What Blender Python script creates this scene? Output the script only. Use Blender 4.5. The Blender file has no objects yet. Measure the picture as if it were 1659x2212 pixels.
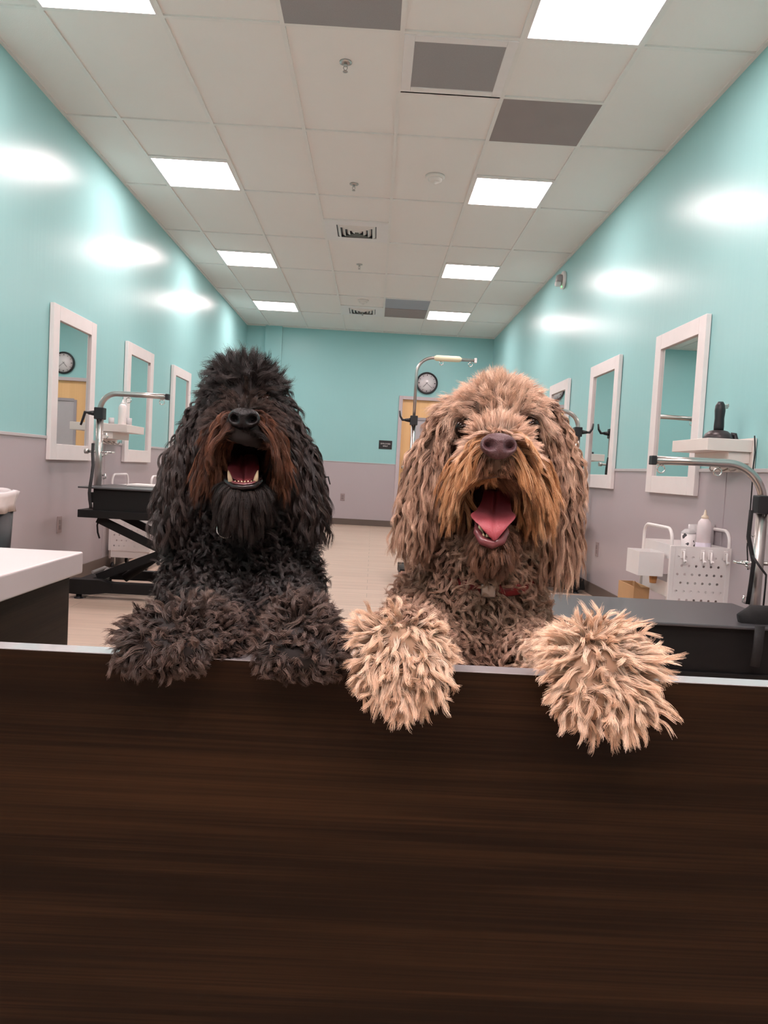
import bpy, bmesh, math, random
import numpy as np
from mathutils import Vector, Matrix, noise as mnoise
from mathutils.bvhtree import BVHTree

random.seed(7)
scene = bpy.context.scene
COL = scene.collection
PI = math.pi

# ------------------------------------------------------------------ camera
FPX, CW, CH = 1660.5, 1659.0, 2212.0
CAMZ = 0.94
YAW, PITCH, ROLL = 0.0168, -0.0552, 0.0543
def cam_axes():
    f = Vector((math.sin(YAW)*math.cos(PITCH), math.cos(YAW)*math.cos(PITCH), math.sin(PITCH)))
    r = Vector((math.cos(YAW), -math.sin(YAW), 0)); u = r.cross(f)
    return (r*math.cos(ROLL)+u*math.sin(ROLL), -r*math.sin(ROLL)+u*math.cos(ROLL), f)
CR, CU, CF = cam_axes()
cam_data = bpy.data.cameras.new('camera'); cam = bpy.data.objects.new('camera', cam_data); COL.objects.link(cam)
cam_data.sensor_fit = 'HORIZONTAL'; cam_data.sensor_width = 36.0
cam_data.lens = 36.0*FPX/CW; cam_data.clip_start = 0.02; cam_data.clip_end = 100
M = Matrix((CR, CU, -CF)).transposed().to_4x4(); M.translation = Vector((0, 0, CAMZ))
cam.matrix_world = M
scene.camera = cam

def P(px, py, Y=None, X=None, Z=None):
    """the point of the room seen at a pixel of the photograph, at a given depth Y, or on a wall X, or at a height Z"""
    ray = CF + CR*((px-CW/2)/FPX) - CU*((py-CH/2)/FPX)
    if Y is not None: t = Y/ray.y
    elif X is not None: t = X/ray.x
    else: t = (Z-CAMZ)/ray.z
    return Vector((0, 0, CAMZ)) + ray*t

# ------------------------------------------------------------------ tagging
def tag(o, label=None, cat=None, group=None, kind=None):
    if label: o['label'] = label
    if cat: o['category'] = cat
    if group: o['group'] = group
    if kind: o['kind'] = kind
    return o
def empty(name, loc=(0, 0, 0), rz=0.0):
    o = bpy.data.objects.new(name, None); o.empty_display_size = 0.05
    COL.objects.link(o); o.location = loc; o.rotation_euler = (0, 0, rz); return o
def children(o): return [c for c in bpy.data.objects if c.parent == o]
def copy_tree(o, parent=None):
    c = o.copy(); COL.objects.link(c); c.parent = parent
    for ch in children(o): copy_tree(ch, c)
    return c

# ------------------------------------------------------------------ materials
def srgb(r, g, b):
    f = lambda c: (c/255/12.92) if c/255 <= .04045 else ((c/255+.055)/1.055)**2.4
    return (f(r), f(g), f(b), 1)
def mat(name, col, rough=.5, metal=0, spec=.5, bump=None, noise=None, sss=0, coat=0, trans=0, ior=1.45, alpha=1):
    m = bpy.data.materials.new(name); m.use_nodes = True
    nt = m.node_tree; b = nt.nodes['Principled BSDF']
    b.inputs['Base Color'].default_value = col if len(col) == 4 else (*col, 1)
    b.inputs['Roughness'].default_value = rough; b.inputs['Metallic'].default_value = metal
    b.inputs['Specular IOR Level'].default_value = spec
    b.inputs['Coat Weight'].default_value = coat
    b.inputs['Transmission Weight'].default_value = trans; b.inputs['IOR'].default_value = ior
    b.inputs['Alpha'].default_value = alpha
    if sss:
        b.inputs['Subsurface Weight'].default_value = sss; b.inputs['Subsurface Radius'].default_value = (.012, .004, .003)
        b.inputs['Subsurface Scale'].default_value = .4
    tc = nt.nodes.new('ShaderNodeTexCoord')
    n = nt.nodes.new('ShaderNodeTexNoise'); n.inputs['Scale'].default_value = (noise or (12,))[0]
    n.inputs['Detail'].default_value = 4
    nt.links.new(tc.outputs['Object'], n.inputs['Vector'])
    amt = noise[1] if noise else .04
    mx = nt.nodes.new('ShaderNodeMix'); mx.data_type = 'RGBA'
    c = Vector(col[:3]); mx.inputs['A'].default_value = (*(c*(1-amt)), 1); mx.inputs['B'].default_value = (*(c*(1+amt)), 1)
    nt.links.new(n.outputs['Fac'], mx.inputs['Factor']); nt.links.new(mx.outputs['Result'], b.inputs['Base Color'])
    if bump:
        n2 = nt.nodes.new('ShaderNodeTexNoise'); n2.inputs['Scale'].default_value = bump[0]; n2.inputs['Detail'].default_value = 2
        nt.links.new(tc.outputs['Object'], n2.inputs['Vector'])
        bp = nt.nodes.new('ShaderNodeBump'); bp.inputs['Strength'].default_value = bump[1]; bp.inputs['Distance'].default_value = .002
        nt.links.new(n2.outputs['Fac'], bp.inputs['Height']); nt.links.new(bp.outputs['Normal'], b.inputs['Normal'])
    return m
def emis(name, col, strength):
    m = bpy.data.materials.new(name); m.use_nodes = True; nt = m.node_tree
    b = nt.nodes['Principled BSDF']; b.inputs['Base Color'].default_value = (.8, .8, .8, 1)
    b.inputs['Emission Color'].default_value = (*col, 1); b.inputs['Emission Strength'].default_value = strength
    return m

def wood_mat(name, c0, c1, c2, rough=.45, scale=1.0, axis='X', band=6.0, spec=.3):
    """laminate with long streaks along one axis"""
    m = bpy.data.materials.new(name); m.use_nodes = True; nt = m.node_tree; b = nt.nodes['Principled BSDF']; L = nt.links
    tc = nt.nodes.new('ShaderNodeTexCoord'); mp = nt.nodes.new('ShaderNodeMapping')
    s = {'X': (.55, 1, 1), 'Y': (1, .55, 1), 'Z': (1, 1, .08)}[axis]
    mp.inputs['Scale'].default_value = tuple(v*scale for v in s)
    L.new(tc.outputs['Object'], mp.inputs['Vector'])
    def nz(sc, det, st):
        mm = nt.nodes.new('ShaderNodeMapping'); mm.inputs['Scale'].default_value = st; L.new(mp.outputs['Vector'], mm.inputs['Vector'])
        n = nt.nodes.new('ShaderNodeTexNoise'); n.inputs['Scale'].default_value = sc; n.inputs['Detail'].default_value = det
        n.inputs['Distortion'].default_value = .15
        L.new(mm.outputs['Vector'], n.inputs['Vector']); return n
    al = {'X': lambda a, c: (a, c, c), 'Y': lambda a, c: (c, a, c), 'Z': lambda a, c: (c, c, a)}[axis]
    big = nz(band, 3, al(.25, 1.3)); fine = nz(100, 4, al(.04, 3)); mid = nz(18, 5, al(.09, 1.6))
    r = nt.nodes.new('ShaderNodeValToRGB'); r.color_ramp.elements[0].color = c0; r.color_ramp.elements[1].color = c2
    r.color_ramp.elements[0].position = .37; r.color_ramp.elements[1].position = .70
    e = r.color_ramp.elements.new(.52); e.color = c1
    def add(a, b_, wa, wb):
        x = nt.nodes.new('ShaderNodeMath'); x.operation = 'MULTIPLY'; x.inputs[1].default_value = wa; L.new(a, x.inputs[0])
        y = nt.nodes.new('ShaderNodeMath'); y.operation = 'MULTIPLY_ADD'; y.inputs[1].default_value = wb; L.new(b_, y.inputs[0]); L.new(x.outputs[0], y.inputs[2]); return y.outputs[0]
    v = add(add(big.outputs['Fac'], mid.outputs['Fac'], .5, .3), fine.outputs['Fac'], 1, .30)
    L.new(v, r.inputs['Fac']); L.new(r.outputs['Color'], b.inputs['Base Color'])
    b.inputs['Roughness'].default_value = rough; b.inputs['Specular IOR Level'].default_value = spec
    bp = nt.nodes.new('ShaderNodeBump'); bp.inputs['Strength'].default_value = .25; bp.inputs['Distance'].default_value = .0006
    L.new(fine.outputs['Fac'], bp.inputs['Height']); L.new(bp.outputs['Normal'], b.inputs['Normal'])
    return m

# ------------------------------------------------------------------ mesh building
class MB:
    def __init__(s): s.bm = bmesh.new()
    def box(s, lo, hi, bev=0.0, seg=2, mi=0, rot=None, piv=None):
        lo = Vector(lo); hi = Vector(hi); c = (lo+hi)/2; d = hi-lo
        r = bmesh.ops.create_cube(s.bm, size=1.0, matrix=Matrix.Translation(c) @ Matrix.Diagonal((abs(d.x), abs(d.y), abs(d.z), 1)))
        vs = r['verts']; fs = set(f for v in vs for f in v.link_faces)
        if bev > 0:
            es = list(set(e for v in vs for e in v.link_edges))
            g = bmesh.ops.bevel(s.bm, geom=es, offset=bev, segments=seg, affect='EDGES', profile=.5)
            fs = set(g['faces']) | set(f for f in fs if f.is_valid)
            vs = list(set(v for f in fs for v in f.verts))
        for f in fs: f.material_index = mi
        if rot is not None:
            bmesh.ops.rotate(s.bm, verts=vs, cent=Vector(piv) if piv is not None else c, matrix=rot)
        return s
    def tube(s, pts, r, n=12, cap=True, mi=0, closed=False, flat=None):
        pts = [Vector(p) for p in pts]; N = len(pts); rings = []
        rr = r if isinstance(r, (list, tuple)) else [r]*N
        prev = None
        for i, p in enumerate(pts):
            if closed: t = pts[(i+1) % N]-pts[i-1]
            else: t = pts[min(i+1, N-1)]-pts[max(i-1, 0)]
            t.normalize()
            if prev is None:
                a = Vector((0, 0, 1)) if abs(t.z) < .9 else Vector((0, 1, 0))
                u = t.cross(a).normalized()
            else: u = (prev - t*prev.dot(t)).normalized()
            prev = u; w = t.cross(u)
            fx = flat or (1, 1)
            rings.append([s.bm.verts.new(p+u*math.cos(2*PI*k/n)*rr[i]*fx[0]+w*math.sin(2*PI*k/n)*rr[i]*fx[1]) for k in range(n)])
        M_ = N if closed else N-1
        for i in range(M_):
            a, b = rings[i], rings[(i+1) % N]
            for k in range(n):
                f = s.bm.faces.new((a[k], a[(k+1) % n], b[(k+1) % n], b[k])); f.smooth = True; f.material_index = mi
        if cap and not closed:
            for rg in (rings[0][::-1], rings[-1]):
                f = s.bm.faces.new(rg); f.material_index = mi
        return s
    def lathe(s, prof, n=32, c=(0, 0, 0), mi=0, axis='Z', smooth=True):
        c = Vector(c); rings = []
        def pt(r, h, a):
            x, y = r*math.cos(a), r*math.sin(a)
            return c + {'Z': Vector((x, y, h)), 'Y': Vector((x, h, y)), 'X': Vector((h, x, y))}[axis]
        for (r, h) in prof:
            if r < 1e-6: rings.append([s.bm.verts.new(pt(0, h, 0))])
            else: rings.append([s.bm.verts.new(pt(r, h, 2*PI*k/n)) for k in range(n)])
        for a, b in zip(rings, rings[1:]):
            for k in range(n):
                q = [a[k % len(a)], a[(k+1) % len(a)], b[(k+1) % len(b)], b[k % len(b)]]
                q = list(dict.fromkeys(q))
                if len(q) >= 3:
                    f = s.bm.faces.new(q); f.smooth = smooth; f.material_index = mi
        return s
    def quad(s, pts, mi=0):
        f = s.bm.faces.new([s.bm.verts.new(Vector(p)) for p in pts]); f.material_index = mi; return s
    def prism(s, outline, d, mi=0, smooth=False):
        """closed outline of 3-D points pushed along d"""
        d = Vector(d); a = [s.bm.verts.new(Vector(p)) for p in outline]; b = [s.bm.verts.new(Vector(p)+d) for p in outline]
        n = len(a); s.bm.faces.new(a[::-1]).material_index = mi; s.bm.faces.new(b).material_index = mi
        for k in range(n):
            f = s.bm.faces.new((a[k], a[(k+1) % n], b[(k+1) % n], b[k])); f.material_index = mi; f.smooth = smooth
        return s
    def build(s, name, mats, parent=None, loc=None, fix=True):
        if fix: bmesh.ops.recalc_face_normals(s.bm, faces=s.bm.faces)
        me = bpy.data.meshes.new(name); s.bm.to_mesh(me); s.bm.free()
        for m in (mats if isinstance(mats, (list, tuple)) else [mats]): me.materials.append(m)
        o = bpy.data.objects.new(name, me); COL.objects.link(o)
        if parent is not None: o.parent = parent
        if loc is not None: o.location = loc
        return o
def arc(c, r, a0, a1, n, u, v):
    c = Vector(c); u = Vector(u); v = Vector(v)
    return [c+u*(r*math.cos(a0+(a1-a0)*i/n))+v*(r*math.sin(a0+(a1-a0)*i/n)) for i in range(n+1)]
def smooth(o, angle=40):
    for p in o.data.polygons: p.use_smooth = True
    return o

# ------------------------------------------------------------------ the room
XL, XR, YB, YF = -2.168, 1.856, 12.65, -2.6
ZC = 3.157; RAIL = 1.03

def wall_paint():
    """turquoise semi-gloss latex, rolled up and down"""
    m = bpy.data.materials.new('turquoise_paint'); m.use_nodes = True; nt = m.node_tree; b = nt.nodes['Principled BSDF']; L = nt.links
    tc = nt.nodes.new('ShaderNodeTexCoord')
    mp = nt.nodes.new('ShaderNodeMapping'); mp.inputs['Scale'].default_value = (22, 22, 1.3); L.new(tc.outputs['Object'], mp.inputs['Vector'])
    n = nt.nodes.new('ShaderNodeTexNoise'); n.inputs['Scale'].default_value = 1; n.inputs['Detail'].default_value = 3; L.new(mp.outputs['Vector'], n.inputs['Vector'])
    n2 = nt.nodes.new('ShaderNodeTexNoise'); n2.inputs['Scale'].default_value = 1.1; n2.inputs['Detail'].default_value = 2; L.new(tc.outputs['Object'], n2.inputs['Vector'])
    mx = nt.nodes.new('ShaderNodeMix'); mx.data_type = 'RGBA'
    mx.inputs['A'].default_value = (*TEAL_A, 1); mx.inputs['B'].default_value = (*TEAL_B, 1)
    L.new(n2.outputs['Fac'], mx.inputs['Factor']); L.new(mx.outputs['Result'], b.inputs['Base Color'])
    bp = nt.nodes.new('ShaderNodeBump'); bp.inputs['Strength'].default_value = .55; bp.inputs['Distance'].default_value = .0018
    L.new(n.outputs['Fac'], bp.inputs['Height'])
    n3 = nt.nodes.new('ShaderNodeTexNoise'); n3.inputs['Scale'].default_value = 160; L.new(tc.outputs['Object'], n3.inputs['Vector'])
    bp2 = nt.nodes.new('ShaderNodeBump'); bp2.inputs['Strength'].default_value = .12; bp2.inputs['Distance'].default_value = .001
    L.new(n3.outputs['Fac'], bp2.inputs['Height']); L.new(bp.outputs['Normal'], bp2.inputs['Normal']); L.new(bp2.outputs['Normal'], b.inputs['Normal'])
    b.inputs['Roughness'].default_value = .29; b.inputs['Specular IOR Level'].default_value = .16
    return m
TEAL_A = (.31, .595, .60); TEAL_B = (.35, .63, .635)
M_teal = wall_paint()
M_panel = mat('grey_wall_panel', (.46, .41, .43), .33, bump=(9, .25), noise=(2, .03), spec=.35)
M_rail = mat('grey_trim', (.52, .50, .51), .35)
M_tile = mat('ceiling_tile', (.84, .80, .77), .8, bump=(220, .35), noise=(3, .015), spec=.2)
M_grid = mat('ceiling_bar', (.80, .77, .74), .45)
M_base = mat('brown_cove_base', (.13, .10, .085), .5)
M_white = mat('white_paint', (.80, .76, .75), .4)
M_whitep = mat('white_plastic', (.80, .77, .76), .35)
M_cream = mat('cream_laminate', (.78, .72, .68), .4)
M_black = mat('black_metal', (.009, .009, .009), .5, spec=.25)
M_blackp = mat('black_plastic', (.016, .017, .020), .4)
M_rubber = mat('black_rubber', (.055, .056, .062), .34, bump=(300, .12), spec=.8)
M_steel = mat('steel', (.50, .48, .46), .28, metal=1, noise=(30, .05))
M_chrome = mat('chrome', (.72, .70, .68), .12, metal=1)
M_mirror = mat('mirror_glass', (.80, .86, .84), .015, metal=1, noise=(1, 0))
M_grey = mat('grey_door_lite', (.47, .44, .46), .5)
M_strap = mat('black_webbing', (.012, .012, .013), .7, bump=(400, .4))
M_card = mat('cardboard', (.50, .30, .15), .8, noise=(8, .08))
M_glass = mat('clear_plastic', (.95, .93, .94), .08, trans=.45, ior=1.3)

def floor_mat():
    m = bpy.data.materials.new('beige_vinyl_floor'); m.use_nodes = True; nt = m.node_tree; b = nt.nodes['Principled BSDF']; L = nt.links
    tc = nt.nodes.new('ShaderNodeTexCoord'); mp = nt.nodes.new('ShaderNodeMapping'); mp.inputs['Scale'].default_value = (1.5, 12, 1)
    L.new(tc.outputs['Object'], mp.inputs['Vector'])
    n = nt.nodes.new('ShaderNodeTexNoise'); n.inputs['Scale'].default_value = 1.6; n.inputs['Detail'].default_value = 6; L.new(mp.outputs['Vector'], n.inputs['Vector'])
    br = nt.nodes.new('ShaderNodeTexBrick'); br.inputs['Scale'].default_value = 1; br.inputs['Brick Width'].default_value = 1.2; br.inputs['Row Height'].default_value = .18
    br.inputs['Mortar Size'].default_value = .002; br.inputs['Color1'].default_value = (.60, .465, .375, 1); br.inputs['Color2'].default_value = (.55, .42, .335, 1)
    br.inputs['Mortar'].default_value = (.33, .26, .2, 1); L.new(tc.outputs['Object'], br.inputs['Vector'])
    mx = nt.nodes.new('ShaderNodeMix'); mx.data_type = 'RGBA'; mx.blend_type = 'MULTIPLY'; mx.inputs['Factor'].default_value = .45
    r = nt.nodes.new('ShaderNodeValToRGB'); r.color_ramp.elements[0].position = .3; r.color_ramp.elements[0].color = (.72, .7, .68, 1); r.color_ramp.elements[1].position = .7; r.color_ramp.elements[1].color = (1.05, 1.03, 1, 1)
    L.new(n.outputs['Fac'], r.inputs['Fac']); L.new(br.outputs['Color'], mx.inputs['A']); L.new(r.outputs['Color'], mx.inputs['B'])
    L.new(mx.outputs['Result'], b.inputs['Base Color']); b.inputs['Roughness'].default_value = .42
    return m
st = lambda o: tag(o, kind='structure')
st(MB().box((XL-.15, YF-.15, -.1), (XR+.15, YB+.15, 0)).build('floor', floor_mat()))
def two_tone(name, lo, hi, axis, sgn):
    """painted wall with a grey panel wainscot standing 3 mm proud below the trim"""
    mb = MB().box(lo, hi, mi=0)
    l2, h2 = list(lo), list(hi); l2[2] = .0; h2[2] = RAIL
    if sgn > 0: l2[axis] = hi[axis]; h2[axis] = hi[axis]+.003
    else: h2[axis] = lo[axis]; l2[axis] = lo[axis]-.003
    mb.box(l2, h2, mi=1)
    return st(mb.build(name, [M_teal, M_panel]))
two_tone('wall_left', (XL-.12, YF, 0), (XL, YB, 3.3), 0, 1)
two_tone('wall_right', (XR, YF, 0), (XR+.12, YB, 3.3), 0, -1)
# back wall with an opening for the door
DX0, DX1, DZ = .421, 1.36, 2.10
mb = MB().box((XL-.12, YB, 0), (DX0-.03, YB+.12, 3.3)).box((DX1+.03, YB, 0), (XR+.12, YB+.12, 3.3)).box((DX0-.03, YB, DZ+.02), (DX1+.03, YB+.12, 3.3))
mb.box((XL, YB-.003, 0), (DX0-.06, YB, RAIL), mi=1).box((DX1+.06, YB-.003, 0), (XR, YB, RAIL), mi=1)
st(mb.build('wall_back', [M_teal, M_panel]))
st(MB().box((-1.861, YB-.05, 0), (-1.59, YB, ZC+.02)).box((-1.861, YB-.053, 0), (-1.59, YB-.05, RAIL), mi=1).build('pilaster', [M_teal, M_panel]))
st(MB().box((XL-.12, YF-.12, 0), (XR+.12, YF, 3.3)).build('wall_front', mat('dim_lobby_wall', (.30, .27, .24), .6)))
# ceiling: slab of tiles with hanging tee bars below it
st(MB().box((XL-.12, YF-.12, ZC+.010), (XR+.12, YB+.12, ZC+.11)).build('ceiling', M_tile))
GX0, GY0, T2, T4 = -1.7994, 4.029, .6096, 1.2192
mb = MB(); hw = .012
cxs = [GX0+k*T2 for k in range(6)]; rys = [GY0+k*T4 for k in range(-5, 8)]
for x in cxs: mb.box((x-hw, YF, ZC), (x+hw, YB, ZC+.012))
cols = [XL]+cxs+[XR]
for y in rys:
    for a, b in zip(cols, cols[1:]): mb.box((a+hw, y-hw, ZC), (b-hw, y+hw, ZC+.011))
half = [(0, -.5), (0, 1.5), (0, 3.5), (0, 5.5), (4, -.5), (4, 1.5), (4, 3.5), (4, 5.5), (0, -2.5), (4, -2.5), (0, -4.0), (4, -4.0), (2, -4.0), (2, 2.5), (2, 5.5), (3, .5), (4, .5), (2, -.5)]
for c, r in half:
    y = GY0+r*T4
    if abs(r % 1) > .1: mb.box((GX0+c*T2+hw, y-hw, ZC), (GX0+(c+1)*T2-hw, y+hw, ZC+.011))
mb.box((XL, YF, ZC-.002), (XL+.022, YB, ZC+.012)).box((XR-.022, YF, ZC-.002), (XR, YB, ZC+.012)).box((XL+.022, YB-.022, ZC-.002), (XR-.022, YB, ZC+.012))
st(mb.build('ceiling_grid', M_grid))
# skirting and rail trims
for nm, lo, hi in (('baseboard_left', (XL+.003, YF, 0), (XL+.012, YB, .10)), ('baseboard_right', (XR-.012, YF, 0), (XR-.003, YB, .10))):
    st(MB().box(lo, hi, .002).build(nm, M_base))
st(MB().box((-1.59, YB-.012, 0), (DX0-.065, YB-.003, .10), .002).box((DX1+.065, YB-.012, 0), (XR-.012, YB-.003, .10), .002).build('baseboard_back', M_base))
st(MB().box((XL, YF, RAIL-.008), (XL+.011, YB, RAIL+.012), .003).build('trim_1', M_rail))
st(MB().box((XR-.011, YF, RAIL-.008), (XR, YB, RAIL+.012), .003).build('trim_2', M_rail))
st(MB().box((-1.59, YB-.009, RAIL-.006), (DX0-.065, YB, RAIL+.006), .002).box((DX1+.065, YB-.009, RAIL-.006), (XR-.011, YB, RAIL+.006), .002).build('trim_3', M_rail))
# upright seams between the wall panels
for k, (x0, x1, ys) in enumerate(((XL+.002, XL+.007, (2.8, 6.24, 8.0, 10.4)), (XR-.007, XR-.002, (4.02, 6.9, 9.3)))):
    mb = MB()
    for y in ys: mb.box((x0, y-.010, .10), (x1, y+.010, RAIL-.008), .0015)
    st(mb.build('trim_%d' % (4+k), M_panel))

# door in the back wall
M_birch = wood_mat('birch_veneer', (.74, .43, .19, 1), (.82, .50, .235, 1), (.90, .58, .29, 1), .4, 1, 'Z', 3)
M_frame = mat('door_frame_paint', (.55, .48, .50), .4)
d = empty('door_1', (0, YB, 0)); st(d)
mb = MB().box((DX0-.06, -.03, 0), (DX0, .10, DZ+.055), .004).box((DX1, -.03, 0), (DX1+.06, .10, DZ+.055), .004).box((DX0, -.03, DZ), (DX1, .10, DZ+.055), .004)
mb.build('door_frame', M_frame, d)
lx0, lx1, lz0, lz1 = .60, 1.19, .30, 1.80
mb = MB().box((DX0, .03, .01), (lx0, .075, DZ)).box((lx1, .03, .01), (DX1, .075, DZ)).box((lx0, .03, lz1), (lx1, .075, DZ)).box((lx0, .03, .01), (lx1, .075, lz0))
mb.build('door_leaf', M_birch, d)
mb = MB()
for a, b in (((lx0-.02, lz0), (lx0+.025, lz1)), ((lx1-.025, lz0), (lx1+.02, lz1)), ((lx0+.025, lz1-.025), (lx1-.025, lz1+.02)), ((lx0+.025, lz0-.02), (lx1-.025, lz0+.025))):
    mb.box((a[0], .018, a[1]), (b[0], .0299, b[1]), .003)
mb.build('lite_frame', mat('lite_frame_paint', (.36, .33, .36), .4), d)
MB().box((lx0+.005, .035, lz0), (lx1-.005, .045, lz1)).build('pane', M_grey, d)
mb = MB().lathe([(0, 0), (.033, 0), (.033, -.008), (.014, -.012), (.012, -.03), (.022, -.036), (.03, -.05), (.028, -.064), (.016, -.072), (0, -.073)], 24, (.485, .03, 1.0), axis='Y')
mb.build('door_knob', M_chrome, d)

# ------------------------------------------------------------------ ceiling fittings
EM = emis('light_diffuser', (1.0, .90, .84), 1.0); EM2 = emis('added_fill_diffuser', (1.0, .90, .84), 1.0)
def ceiling_light(c, r, label):
    x, y = GX0+c*T2, GY0+r*T4
    o = empty('ceiling_light', (x+T2/2, y+T2/2, ZC)); tag(o, label, 'ceiling light', 'square flat panel lights in the ceiling')
    h = T2/2-.012; w = .012
    MB().box((-h, -h, -.002), (-h+w, h, .009)).box((h-w, -h, -.002), (h, h, .009)).box((-h+w, -h, -.002), (h-w, -h+w, .009)).box((-h+w, h-w, -.002), (h-w, h, .009)).build('light_frame', M_white, o)
    MB().box((-h+w, -h+w, -.001), (h-w, h-w, .009)).build('diffuser', EM2 if r < -3 else EM, o)  # EM2: stronger glow of the unseen fill panels behind the viewer
    return o
names = {(0, -.5): 'square ceiling panel light cut by the top edge above the left wall', (4, -.5): 'largest square ceiling panel light at the upper right, beside the grey return grille',
 (0, 1.5): 'square ceiling panel light in the left row, second nearest', (4, 1.5): 'square ceiling panel light in the right row, just beyond the smoke detector',
 (0, 3.5): 'square ceiling panel light in the left row, third nearest', (4, 3.5): 'square ceiling panel light in the right row, third nearest',
 (0, 5.5): 'farthest square ceiling panel light of the left row', (4, 5.5): 'farthest square ceiling panel light of the right row, beside the dark tile',
 (0, -2.5): 'square ceiling panel light above the left end of the wooden gate', (4, -2.5): 'square ceiling panel light above the right end of the wooden gate',
 (0, -4.0): 'added unseen ceiling fill panel behind the viewer at the left', (4, -4.0): 'added unseen ceiling fill panel behind the viewer at the right', (2, -4.0): 'added unseen ceiling fill panel behind the viewer in the middle'}  # panels behind the viewer are added, unseen, to light dogs and gate frontally
for (c, r), lb in names.items(): ceiling_light(c, r, lb)

M_perf = mat('grey_perforated_metal', (.36, .33, .33), .7, bump=(900, .8), noise=(400, .25))
M_dark_tile = mat('dark_ceiling_grille', (.34, .28, .275), .7, bump=(900, .8), noise=(5, .08))
def plate(name, c, r, dr, m, label, cat):
    x, y = GX0+c*T2, GY0+r*T4
    tag(MB().box((x+hw, y+hw, ZC+.001), (x+T2-hw, y+dr*T4-hw, ZC+.0098)).build(name, m), label, cat)
plate('ceiling_grille', 4, .5, .5, M_dark_tile, 'plain dark grey ceiling panel at the right, between two panel lights', 'ceiling panel')
plate('ceiling_grille', 2, -.5, .5, M_perf, 'dark grey ceiling panel cut by the top edge, left of the framed return grille', 'ceiling panel')
plate('ceiling_grille', 3, 5.0, .5, mat('blue_grey_tile', (.36, .37, .42), .6), 'blue-grey ceiling panel far back, nearer half of the dark pair', 'ceiling panel')
plate('ceiling_grille', 3, 5.5, .5, M_dark_tile, 'brown-grey ceiling panel far back, next to the farthest right light', 'ceiling panel')
# return air grille
x, y = GX0+3*T2+hw, GY0+hw
g = empty('return_air_grille', (x, y, ZC)); tag(g, 'square return air grille with white frame and grey perforated face', 'vent')
w = T2-2*hw; f = .055
mb = MB().box((0, 0, -.006), (f, w, .009), .002).box((w-f, 0, -.006), (w, w, .009), .002).box((f, 0, -.006), (w-f, f, .009), .002).box((f, w-f, -.006), (w-f, w, .009), .002)
mb.build('grille_frame', M_white, g)
MB().box((f, f, -.002), (w-f, w-f, .006)).build('perforated_face', M_perf, g)
MB().box((GX0+3*T2+hw, GY0+.5*T4-hw, ZC), (GX0+4*T2-hw, GY0+.5*T4+hw, ZC+.011)).build('ceiling_grid_bar', M_grid)['kind'] = 'structure'
# square cone diffusers
def diffuser(c, r, label):
    x, y = GX0+c*T2, GY0+r*T4
    o = empty('air_diffuser', (x+T2/2, y+T2/2, ZC)); tag(o, label, 'vent', 'square air diffusers in the ceiling')
    h = T2/2-.012; q = .185
    mb = MB()
    for a, b in (((-h, -h), (-q, h)), ((q, -h), (h, h)), ((-q, -h), (q, -q)), ((-q, q), (q, h))): mb.box((a[0], a[1], -.001), (b[0], b[1], .009))
    mb.build('face_plate', M_white, o)
    for k in range(4):
        s1 = q-.008-k*.043; s0 = s1-.026; z1, z0 = -.012, .0085
        mb = MB(); ring = []
        for s_, z in ((s1, z0), (s0, z1), (s0-.003, z1), (s1-.003, z0)):
            ring.append([mb.bm.verts.new((sx*s_, sy*s_, z)) for sx, sy in ((-1, -1), (1, -1), (1, 1), (-1, 1))])
        for i in range(4):
            A, B = ring[i], ring[(i+1) % 4]
            for j in range(4): mb.bm.faces.new((A[j], A[(j+1) % 4], B[(j+1) % 4], B[j]))
        mb.build('louvre', M_cream, o)
    MB().box((-q, -q, .0075), (q, q, .0095)).build('dark_throat', M_blackp, o)
    return o
diffuser(2, 2.5, 'square louvred air diffuser in the middle of the ceiling')
diffuser(2, 5.5, 'small far louvred air diffuser near the back wall')
def sprinkler(x, y, label):
    o = empty('sprinkler', (x, y, ZC+.01)); tag(o, label, 'sprinkler', 'sprinkler heads down the ceiling centre')
    MB().lathe([(0, 0), (.034, 0), (.034, -.006), (.018, -.010), (0, -.010)], 24).build('escutcheon', M_steel, o)
    mb = MB().lathe([(0, -.008), (.010, -.008), (.009, -.024), (.005, -.026), (0, -.026)], 12)
    mb.tube([(-.008, 0, -.022), (-.011, 0, -.034), (-.003, 0, -.046)], .002, 6).tube([(.008, 0, -.022), (.011, 0, -.034), (.003, 0, -.046)], .002, 6)
    mb.lathe([(0, -.045), (.006, -.045), (.014, -.052), (.013, -.054), (0, -.054)], 14)
    mb.build('nozzle', M_steel, o)
for (yy, lb) in ((4.370, 'nearest sprinkler head, large, below the dark top panel'), (6.184, 'sprinkler head second nearest, between grille and louvred diffuser'),
                 (8.565, 'small sprinkler head beyond the middle air diffuser'), (11.11, 'tiny far sprinkler head near the back wall diffuser')):
    sprinkler(-.272, yy, lb)
def smoke(x, y, label):
    o = empty('smoke_detector', (x, y, ZC+.01)); tag(o, label, 'smoke detector', 'round ceiling smoke detectors')
    MB().lathe([(0, 0), (.072, 0), (.074, -.012), (.064, -.022), (.055, -.024)], 28).build('detector_base', M_cream, o)
    MB().lathe([(.055, -.020), (.052, -.036), (.036, -.046), (.014, -.048), (.012, -.060), (0, -.062)], 28).build('sensor_head', M_cream, o)
smoke(.347, 5.921, 'round smoke detector on the ceiling left of a panel light')
smoke(-.255, 10.35, 'far round smoke detector above the back of the room')

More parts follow.
